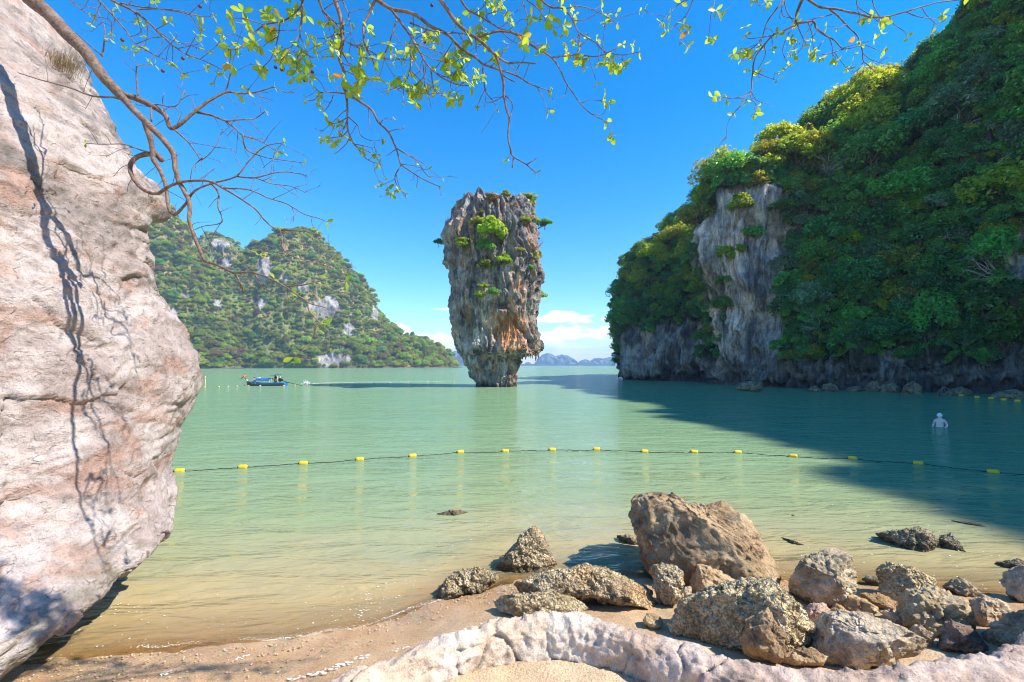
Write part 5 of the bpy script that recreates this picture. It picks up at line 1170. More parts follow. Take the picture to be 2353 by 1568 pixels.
def cloth(P0, P1, w, mt, name, par):
    n_ = 9; t = np.linspace(0, 1, n_)[:, None]; c = np.array(P0) * (1 - t) + np.array(P1) * t + np.array([0, 0, -.10]) * np.sin(t * 3.1) ; c[:, 1] += .06 * np.sin(t[:, 0] * 9)
    wv = np.array([0, 0, 1.0]) * (w * (1 + .5 * t)); V = np.stack([c - wv / 2, c + wv / 2], 1).reshape(-1, 3); o = link(name, mesh_np(name, V, grid_faces(n_, 2), mt), par)
    sm = o.modifiers.new('thick', 'SOLIDIFY'); sm.thickness = .02
cloth(pp[12], pp[12] + np.array([-.62, .1, -.42]), .16, CLOTHR, 'ribbon_tail', prow); cloth(pp[12], pp[12] + np.array([.42, .1, .06]), .18, CLOTHR, 'ribbon_tail', prow); cloth(pp[5], pp[5] + np.array([-.55, .05, -.75]), .14, CLOTHY, 'ribbon_tail', prow)
# canopy on posts
cxs = np.linspace(-1.75, .85, 16); cys = np.linspace(-.72, .72, 9); Gc = np.array([[(x, y, 1.28 - .22 * (y / .72) ** 2 - .10 * max(0, -x - 1.0) + .02 * math.sin(x * 6)) for y in cys] for x in cxs])
o = link('canopy', mesh_np('canopy', Gc.reshape(-1, 3), grid_faces(16, 9), TARP), boat); sm = o.modifiers.new('thick', 'SOLIDIFY'); sm.thickness = .03
vf = np.array([[(x, -.73, 1.07 - d_) for d_ in (0, .16)] for x in cxs]).reshape(-1, 3) + np.random.default_rng(1).normal(size=(32, 3)) * .012
o = link('canopy_valance', mesh_np('canopy_valance', vf, grid_faces(16, 2), TARP), boat); sm = o.modifiers.new('thick', 'SOLIDIFY'); sm.thickness = .02
for x in (-1.6, -.4, .75):
    for y in (-.62, .62):
        v, f = tube([(x, y, .3), (x, y, 1.16)], [.025, .025], 6); link('canopy_post', quads_to_mesh('canopy_post', v, f, WHITE), boat)
v, f = box(-1.35, .1, 1.36, .34, .5, .14); link('life_ring_box', quads_to_mesh('life_ring_box', v, f, WHITE, smooth=False), boat)
# stern frame with grey awning
for x, h in ((1.0, 1.72), (2.05, 1.86)):
    for y in (-.5, .5):
        v, f = tube([(x, y, .25), (x, y, h)], [.022, .022], 6); link('awning_post', quads_to_mesh('awning_post', v, f, WHITE), boat)
Ga = np.array([[(x, y, 1.70 + (x - .9) * .15 + .03 * math.cos(y * 2)) for y in np.linspace(-.62, .62, 5)] for x in np.linspace(.9, 2.35, 8)]); o = link('awning', mesh_np('awning', Ga.reshape(-1, 3), grid_faces(8, 5), GREYR), boat); sm = o.modifiers.new('thick', 'SOLIDIFY'); sm.thickness = .03
# engine and long propeller shaft
ev = [box(2.35, 0, .98, .62, .34, .30), box(2.22, 0, 1.20, .30, .24, .18), tube([(2.05, .0, .9), (2.7, .0, .95)], [.20, .17], 10), tube([(2.45, .15, 1.05), (2.45, .32, 1.42)], [.05, .05], 7), tube([(2.2, 0, .45), (2.3, 0, .9)], [.07, .06], 7), tube([(2.05, -.1, 1.05), (1.2, -.25, 1.15)], [.025, .02], 6)]
v, f = join(ev); eng = link('engine', quads_to_mesh('engine', v, f, METAL, smooth=False), boat)
v, f = tube(catmull([(2.6, 0, .85), (4.2, 0, .42), (6.0, 0, .02)], 16), np.linspace(.055, .03, 16), 7); link('propeller_shaft', quads_to_mesh('propeller_shaft', v, f, METAL), eng)

# ------------------------------------------------------------------ people
def body(name, joints, edges, mat, subs=2):
    """one continuous skinned surface grown from a skeleton; the first joint is the pelvis"""
    me = bpy.data.meshes.new(name); me.from_pydata([j[0] for j in joints], edges, []); me.materials.append(mat)
    o = link(name, me)
    o.modifiers.new('skin', 'SKIN'); sv = me.skin_vertices[0].data
    for i, j in enumerate(joints): sv[i].radius = (j[1], j[2] if len(j) > 2 else j[1]); sv[i].use_root = (i == 0)
    s = o.modifiers.new('sub', 'SUBSURF'); s.levels = subs; s.render_levels = subs
    return o
def bake(o, par=None):
    dg = bpy.context.evaluated_depsgraph_get(); me = bpy.data.meshes.new_from_object(o.evaluated_get(dg)); o.modifiers.clear(); old = o.data; o.data = me; bpy.data.meshes.remove(old)
    for p in me.polygons: p.use_smooth = True
    return o
def person(name, label, loc, rz, joints, edges, mat, extras, h=1.0):
    b = body(name, joints, edges, mat); b.location = loc; b.rotation_euler = (0, 0, rz); tag(b, label, 'person'); return b
def blob(c, r, n=10):
    S, F = cubesphere(n); return S * np.array(r) + np.array(c), F
def fingers(wx, wy, wz, dx, dz, s=1.0):
    return []
# standing helmsman at the stern, one hand on the tiller; x points right, he faces left
J = [((0, 0, .92), .15, .13), ((0, 0, 1.15), .15, .11), ((-.02, 0, 1.36), .17, .12), ((-.03, 0, 1.50), .055), ((-.05, 0, 1.58), .075), ((-.06, 0, 1.68), .095), ((-.06, 0, 1.75), .07),
     ((-.02, -.19, 1.42), .06), ((.05, -.26, 1.18), .045), ((-.10, -.28, 1.02), .035), ((-.17, -.28, 1.00), .03), ((-.02, .19, 1.42), .06), ((.12, .24, 1.20), .045), ((.28, .10, 1.12), .035), ((.34, .06, 1.12), .03),
     ((0, -.10, .86), .10), ((-.03, -.11, .48), .07), ((.02, -.12, .07), .05), ((-.12, -.12, .03), .04), ((0, .10, .86), .10), ((.05, .11, .48), .07), ((.10, .12, .07), .05), ((-.02, .12, .03), .04)]
Ed = [(0, 1), (1, 2), (2, 3), (3, 4), (4, 5), (5, 6), (2, 7), (7, 8), (8, 9), (9, 10), (2, 11), (11, 12), (12, 13), (13, 14), (0, 15), (15, 16), (16, 17), (17, 18), (0, 19), (19, 20), (20, 21), (21, 22)]
helm = person('person', 'person in a red shirt standing at the stern of the longtail boat', bo + np.array([1.50, -.05, .12]), 0, J, Ed, SKIN, [])
J2 = [((0, 0, .10), .16, .14), ((.02, 0, .32), .15, .11), ((.03, 0, .54), .16, .11), ((.01, 0, .67), .055), ((-.02, 0, .75), .075), ((-.04, 0, .85), .095), ((-.04, 0, .92), .07), ((.03, -.19, .60), .06), ((-.02, -.24, .36), .045), ((-.20, -.20, .24), .035), ((-.27, -.18, .23), .03),
      ((.03, .19, .60), .06), ((-.02, .24, .36), .045), ((-.20, .20, .24), .035), ((-.27, .18, .23), .03), ((-.14, -.10, .12), .10), ((-.42, -.11, .16), .07), ((-.48, -.11, -.20), .05), ((-.58, -.11, -.24), .04), ((-.14, .10, .12), .10), ((-.42, .11, .16), .07), ((-.48, .11, -.20), .05), ((-.58, .11, -.24), .04)]
pas = person('person', 'person in a pale pink shirt sitting behind the boat prow', bo + np.array([-2.05, 0, .50]), 0, J2, Ed, SKIN, [])
# bather waist-deep, seen from behind and the left side, elbow bent, white cap
J3 = [((0, 0, -.25), .20, .17), ((0, 0, .02), .21, .18), ((.01, 0, .24), .22, .17), ((0, 0, .38), .19, .13), ((-.02, 0, .47), .065), ((-.04, 0, .54), .08), ((-.06, 0, .62), .10), ((-.05, 0, .70), .08),
      ((.0, -.22, .34), .075), ((.06, -.29, .12), .06), ((-.10, -.30, -.02), .047), ((-.19, -.28, -.01), .04), ((.0, .22, .34), .075), ((.04, .29, .12), .06), ((-.12, .28, -.05), .047), ((-.20, .26, -.06), .04), ((0, -.10, -.32), .12), ((0, -.11, -.75), .085), ((.02, -.11, -1.15), .06), ((0, .10, -.32), .12), ((0, .11, -.75), .085), ((.02, .11, -1.15), .06)]
E3 = [(0, 1), (1, 2), (2, 3), (3, 4), (4, 5), (5, 6), (6, 7), (3, 8), (8, 9), (9, 10), (10, 11), (3, 12), (12, 13), (13, 14), (14, 15), (0, 16), (16, 17), (17, 18), (0, 19), (19, 20), (20, 21)]
SKINP = plain('fair_skin', (.84, .60, .50), .5, var=.05)
sp_ = sea(2160, 981); bath = person('person', 'bather in a white cap standing chest-deep in the shaded water', sp_ + np.array([0, 0, .02]), .45, J3, E3, SKINP, [])
bpy.context.view_layer.update()
for o in (helm, pas, bath): bake(o)
def wear(name, par, v, f, mat): return link(name, quads_to_mesh(name, v, f, mat), par)
def shell(rows, k=14):
    P = np.array([r[0] for r in rows], float); R_ = np.array([(r[1], r[2]) for r in rows]); a = np.linspace(0, 2 * np.pi, k, endpoint=False)
    V = np.stack([P[:, 0][:, None] + R_[:, :1] * np.cos(a), P[:, 1][:, None] + R_[:, 1:] * np.sin(a), np.repeat(P[:, 2][:, None], k, 1)], -1).reshape(-1, 3); return V, grid_faces(len(rows), k, True)
v, f = join([shell([((0, 0, .86), .17, .20), ((0, 0, 1.0), .165, .20), ((0, 0, 1.2), .165, .205), ((-.02, 0, 1.36), .15, .225), ((-.03, 0, 1.46), .10, .16), ((-.03, 0, 1.51), .065, .07)]), tube([(-.02, -.15, 1.43), (.01, -.22, 1.32), (.05, -.255, 1.20)], [.085, .08, .072], 10), tube([(-.02, .15, 1.43), (.05, .215, 1.32), (.11, .235, 1.21)], [.085, .08, .072], 10)]); wear('shirt', helm, v, f, REDC)
v, f = join([tube([(0, -.09, .95), (-.015, -.105, .68), (-.03, -.11, .45)], [.135, .115, .10], 10), tube([(0, .09, .95), (.025, .105, .68), (.05, .11, .45)], [.135, .115, .10], 10)]); wear('shorts', helm, v, f, DENIM)
v, f = blob((-.045, 0, 1.71), (.112, .108, .10)); wear('hair', helm, v, f, HAIR)
v, f = join([shell([((0, 0, .06), .18, .20), ((.02, 0, .32), .165, .20), ((.03, 0, .52), .15, .225), ((.02, 0, .63), .10, .16), ((.01, 0, .68), .065, .07)]), tube([(.03, -.15, .61), (.0, -.225, .45), (-.03, -.235, .35)], [.085, .08, .07], 10), tube([(.03, .15, .61), (.0, .225, .45), (-.03, .235, .35)], [.085, .08, .07], 10)]); wear('shirt', pas, v, f, PINKC)
v, f = blob((-.02, 0, .88), (.11, .108, .10)); wear('hair', pas, v, f, HAIR)
v, f = join([shell([((-.045, 0, .60), .128, .122), ((-.045, 0, .66), .128, .120), ((-.04, 0, .72), .108, .10), ((-.04, 0, .765), .06, .055), ((-.04, 0, .78), .005, .005)], 18), shell([((-.05, 0, .60), .13, .124), ((-.06, 0, .592), .155, .13), ((-.05, 0, .585), .12, .11)], 18)]); wear('cap', bath, v, f, WHITE)

# ------------------------------------------------------------------ foam: wake, flecks on the shallows, swash line
FOAM = plain('sea_foam', (.82, .83, .80), .8, var=.06)
def flecks(P, r, rng, k=9):
    V, F = [], []
    for i, (p, s) in enumerate(zip(P, r)):
        a = np.linspace(0, 2 * np.pi, k, endpoint=False); rr = s * rng.uniform(.45, 1.25, k); el_ = rng.uniform(.2, .6); ro = rng.uniform(-.5, .5)
        x, y = rr * np.cos(a), rr * np.sin(a) * el_; V.append(np.vstack([np.stack([p[0] + x * np.cos(ro) - y * np.sin(ro), p[1] + x * np.sin(ro) + y * np.cos(ro), np.full(k, p[2] + .002)], 1), [[p[0], p[1], p[2] + .008]]]))
        j = np.arange(k); F.append(np.stack([j, (j + 1) % k, np.full(k, k), np.full(k, k)], 1) + i * (k + 1))
    return np.concatenate(V), np.concatenate(F)
rng = np.random.default_rng(77); P, S = [], []
def cloud(x, y, sx, sy, n_, smin, smax, tilt=0.0):
    for _ in range(n_):
        dx, dy = rng.normal() * sx, rng.normal() * sy; yy_ = y + dy + tilt * dx
        if yy_ < 860: continue
        p = sea(x + dx, yy_); g = float(ground_z([p[0]], [p[1]])[0])
        if g > .0: continue
        p[2] = .012; P.append(p); S.append(np.exp(rng.uniform(np.log(smin), np.log(smax))))
cloud(830, 1410, 55, 22, 67, .004, .020, -.35); cloud(880, 1370, 40, 26, 49, .004, .018, -.3); cloud(560, 1430, 160, 40, 40, .004, .013, -.15); cloud(250, 1430, 110, 45, 31, .004, .02, -.1); cloud(290, 1395, 30, 10, 18, .005, .02); cloud(1000, 1290, 50, 30, 31, .004, .016, -.4)
cloud(1130, 1250, 40, 40, 22, .004, .015); cloud(1420, 1290, 60, 20, 18, .004, .016); cloud(1220, 1190, 120, 30, 18, .006, .014); cloud(1980, 1300, 120, 30, 27, .005, .018); cloud(2120, 1240, 100, 24, 27, .006, .02); cloud(2250, 1320, 60, 30, 27, .005, .02); cloud(1840, 1280, 60, 30, 13, .005, .016); cloud(1500, 1080, 260, 30, 13, .008, .02); cloud(1990, 1150, 200, 50, 18, .008, .02)
v, f = flecks(P, S, rng); o = link('foam', quads_to_mesh('foam', v, f, FOAM), loc=(0, 0, 0)); tag(o, 'white foam flecks drifting on the shallow water', kind='stuff')
# swash lines on the wet sand
P, S = [], []
for line, n_, sm in [([(660, 1568), (730, 1552), (800, 1528), (850, 1510)], 60, .028), ([(1010, 1500), (1050, 1480), (1090, 1455), (1130, 1436), (1150, 1425)], 70, .02), ([(900, 1500), (960, 1490), (1000, 1483), (1040, 1462)], 40, .018), ([(540, 1520), (575, 1508)], 16, .022), ([(880, 1545), (920, 1540), (960, 1512)], 24, .018), ([(370, 1556), (400, 1545)], 20, .02)]:
    q = catmull(line, n_)
    for x, y in q:
        if rng.random() < .25: continue
        u_, v_ = uv(x + rng.normal() * 3, y + rng.normal() * 2); Yh = ray_hit_ground(u_, v_); g = float(ground_z([(u_ - 512) / FOC * Yh], [Yh])[0]); P.append(np.array([(u_ - 512) / FOC * Yh, Yh, max(g, 0.0) + .024])); S.append(sm * rng.uniform(.3, 1.2))
v, f = flecks(P, S, rng); o = link('foam', quads_to_mesh('swash_foam', v, f, FOAM), loc=(0, 0, 0)); tag(o, 'thin broken lines of foam left on the wet sand', kind='stuff')
# thin lacy foam edge and gravel along the waterline
P, S = [], []
xs_ = np.linspace(-6.4, -.4, 2600)
ysh = np.interp(xs_, SHORE[:, 0], SHORE[:, 1]) + .10 * np.sin(xs_ * 1.3 + .5)
lace = perlin(np.stack([xs_ * 2.2, 0 * xs_, 0 * xs_], 1), 3); amp_ = sstep(-.35, .35, perlin(np.stack([xs_ * 1.1, 0 * xs_ + 4, 0 * xs_], 1), 5))
for x, y, l_, a_ in zip(xs_, ysh, lace, amp_):
    if rng.random() > a_ * .55: continue
    yy_ = y + .05 + .10 * l_ + abs(rng.normal()) * .035; P.append(np.array([x + rng.normal() * .01, yy_, .010])); S.append(rng.uniform(.003, .010))
v, f = flecks(P, S, rng); o = link('foam', quads_to_mesh('edge_foam', v, f, FOAM), loc=(0, 0, 0)); tag(o, 'lacy foam edge where the sea meets the beach', kind='stuff')
GRAV = plain('beach_gravel', (.52, .37, .24), .7, var=.6, scale=9.0); S8, F8 = cubesphere(2); gv = []
for k in range(1700):
    x = rng.uniform(-6.2, 4.5); y0_ = float(np.interp(x, SHORE[:, 0], SHORE[:, 1])); y = y0_ - abs(rng.normal()) * .55 - .02; g = float(ground_z([x], [y])[0]); r_ = np.exp(rng.uniform(np.log(.005), np.log(.017)))
    if x > -1.3 and y < np.interp(x, WALL[:, 0], WALL[:, 1]) + .3: continue
    gv.append((S8 * r_ * rng.uniform(.6, 1.2, 3) * np.array([1, 1, .7]) + np.array([x, y, g + .012 + r_ * .3]), F8))
v, f = join(gv); o = link('gravel', quads_to_mesh('gravel', v, f, GRAV), loc=(0, 0, 0)); tag(o, 'scattered gravel and shell bits on the wet sand', kind='stuff')
# wake behind the longtail boat
P, S = [], []
for t in np.linspace(0, 1, 420):
    x = 702 + t ** 1.3 * 330; y = 883.2 - t ** .6 * 7.0 + rng.normal() * (.35 + .5 * t); p = sea(x, y); p[2] = .03; P.append(p); S.append(rng.uniform(.12, .42) * (1 - .45 * t))
v, f = flecks(P, S, rng); sv = []
for k in range(150):
    c = sea(702 + abs(rng.normal()) * 5, 883.4); h = abs(rng.normal()) * .22; sv.append(blob((c[0] + rng.normal() * .25, c[1] + rng.normal() * .3, h + .05), np.full(3, rng.uniform(.03, .10)), 2))
v2, f2_ = join(sv); v, f = join([(v, f), (v2, f2_)]); o = link('foam', quads_to_mesh('wake_foam', v, f, FOAM), loc=(0, 0, 0)); tag(o, 'white wake and propeller splash trailing behind the longtail boat', kind='stuff')
# ------------------------------------------------------------------ the tree overhead
m = M('twig_bark'); tc = m.n('ShaderNodeTexCoord').outputs['Object']; nz = m.noise(tc, 30.0, 5.0, .65); n2 = m.noise(tc, 7.0, 3.0)
c = m.mix(m.ramp(nz, [(.35, 0.0), (.65, 1.0)]), (.085, .050, .034), (.25, .165, .115)); c = m.mix(m.ramp(n2, [(.5, 0.0), (.7, .5)]), c, (.30, .24, .20))
TWIG = m.done(m.n('ShaderNodeBsdfPrincipled', Base_Color=c, Roughness=.8, Normal=m.bump(nz, .006)))
m = M('young_leaf'); col = m.attr('Col').outputs['Color']; oi = m.n('ShaderNodeObjectInfo').outputs['Random']
cr = m.ramp(oi, [(0.0, (.14, .25, .025)), (.55, (.20, .31, .03)), (.93, (.29, .34, .03)), (.97, (.42, .20, .03))]); ct = m.ramp(oi, [(0.0, (.36, .60, .05)), (.55, (.52, .72, .06)), (.93, (.72, .78, .06)), (.97, (.7, .3, .05))])
d_ = m.n('ShaderNodeBsdfPrincipled', Base_Color=m.mix(1.0, cr, col, 'MULTIPLY'), Roughness=.38); t_ = m.n('ShaderNodeBsdfTranslucent', Color=m.mix(1.0, ct, col, 'MULTIPLY'))
mx = m.n('ShaderNodeMixShader'); m.set(mx, 'i0', .5); m.set(mx, 'i1', d_); m.set(mx, 'i2', t_); YLEAF = m.done(mx)
def leaf_mesh(seed):                                          # an obovate leaf one unit long, folded along its rib and drooping at the tip
    t = np.linspace(0, 1, 8); w = .27 * np.sin(np.pi * np.clip(t ** 1.35, 0, 1)) ** .8; w[0] = .015; w[-1] = .02
    rg = random.Random(seed); dr = rg.uniform(.08, .30); fo = rg.uniform(.10, .35)
    V = []
    for a, b in zip(t, w): V += [(a, -b, -dr * a * a + fo * b), (a, 0, -dr * a * a), (a, b, -dr * a * a + fo * b)]
    V = np.array(V); C = np.ones(len(V)); C[1::3] = 1.25
    return mesh_np('leaf', V, grid_faces(8, 3), YLEAF, np.repeat(C[:, None], 3, 1))
LME = [leaf_mesh(k) for k in range(5)]
LV = [np.array([v.co[:] for v in me.vertices]) for me in LME]; LF = grid_faces(8, 3)
c1 = lambda l: [(x * .3664, y * .3664) for x, y in l]
c2 = lambda l: [(316 + x * .3174, 488 + y * .3174) for x, y in l]
m2 = lambda l: [(689 + x * .3418, y * .3418) for x, y in l]
r3 = lambda l: [(1436 + x * .3896, y * .3896) for x, y in l]
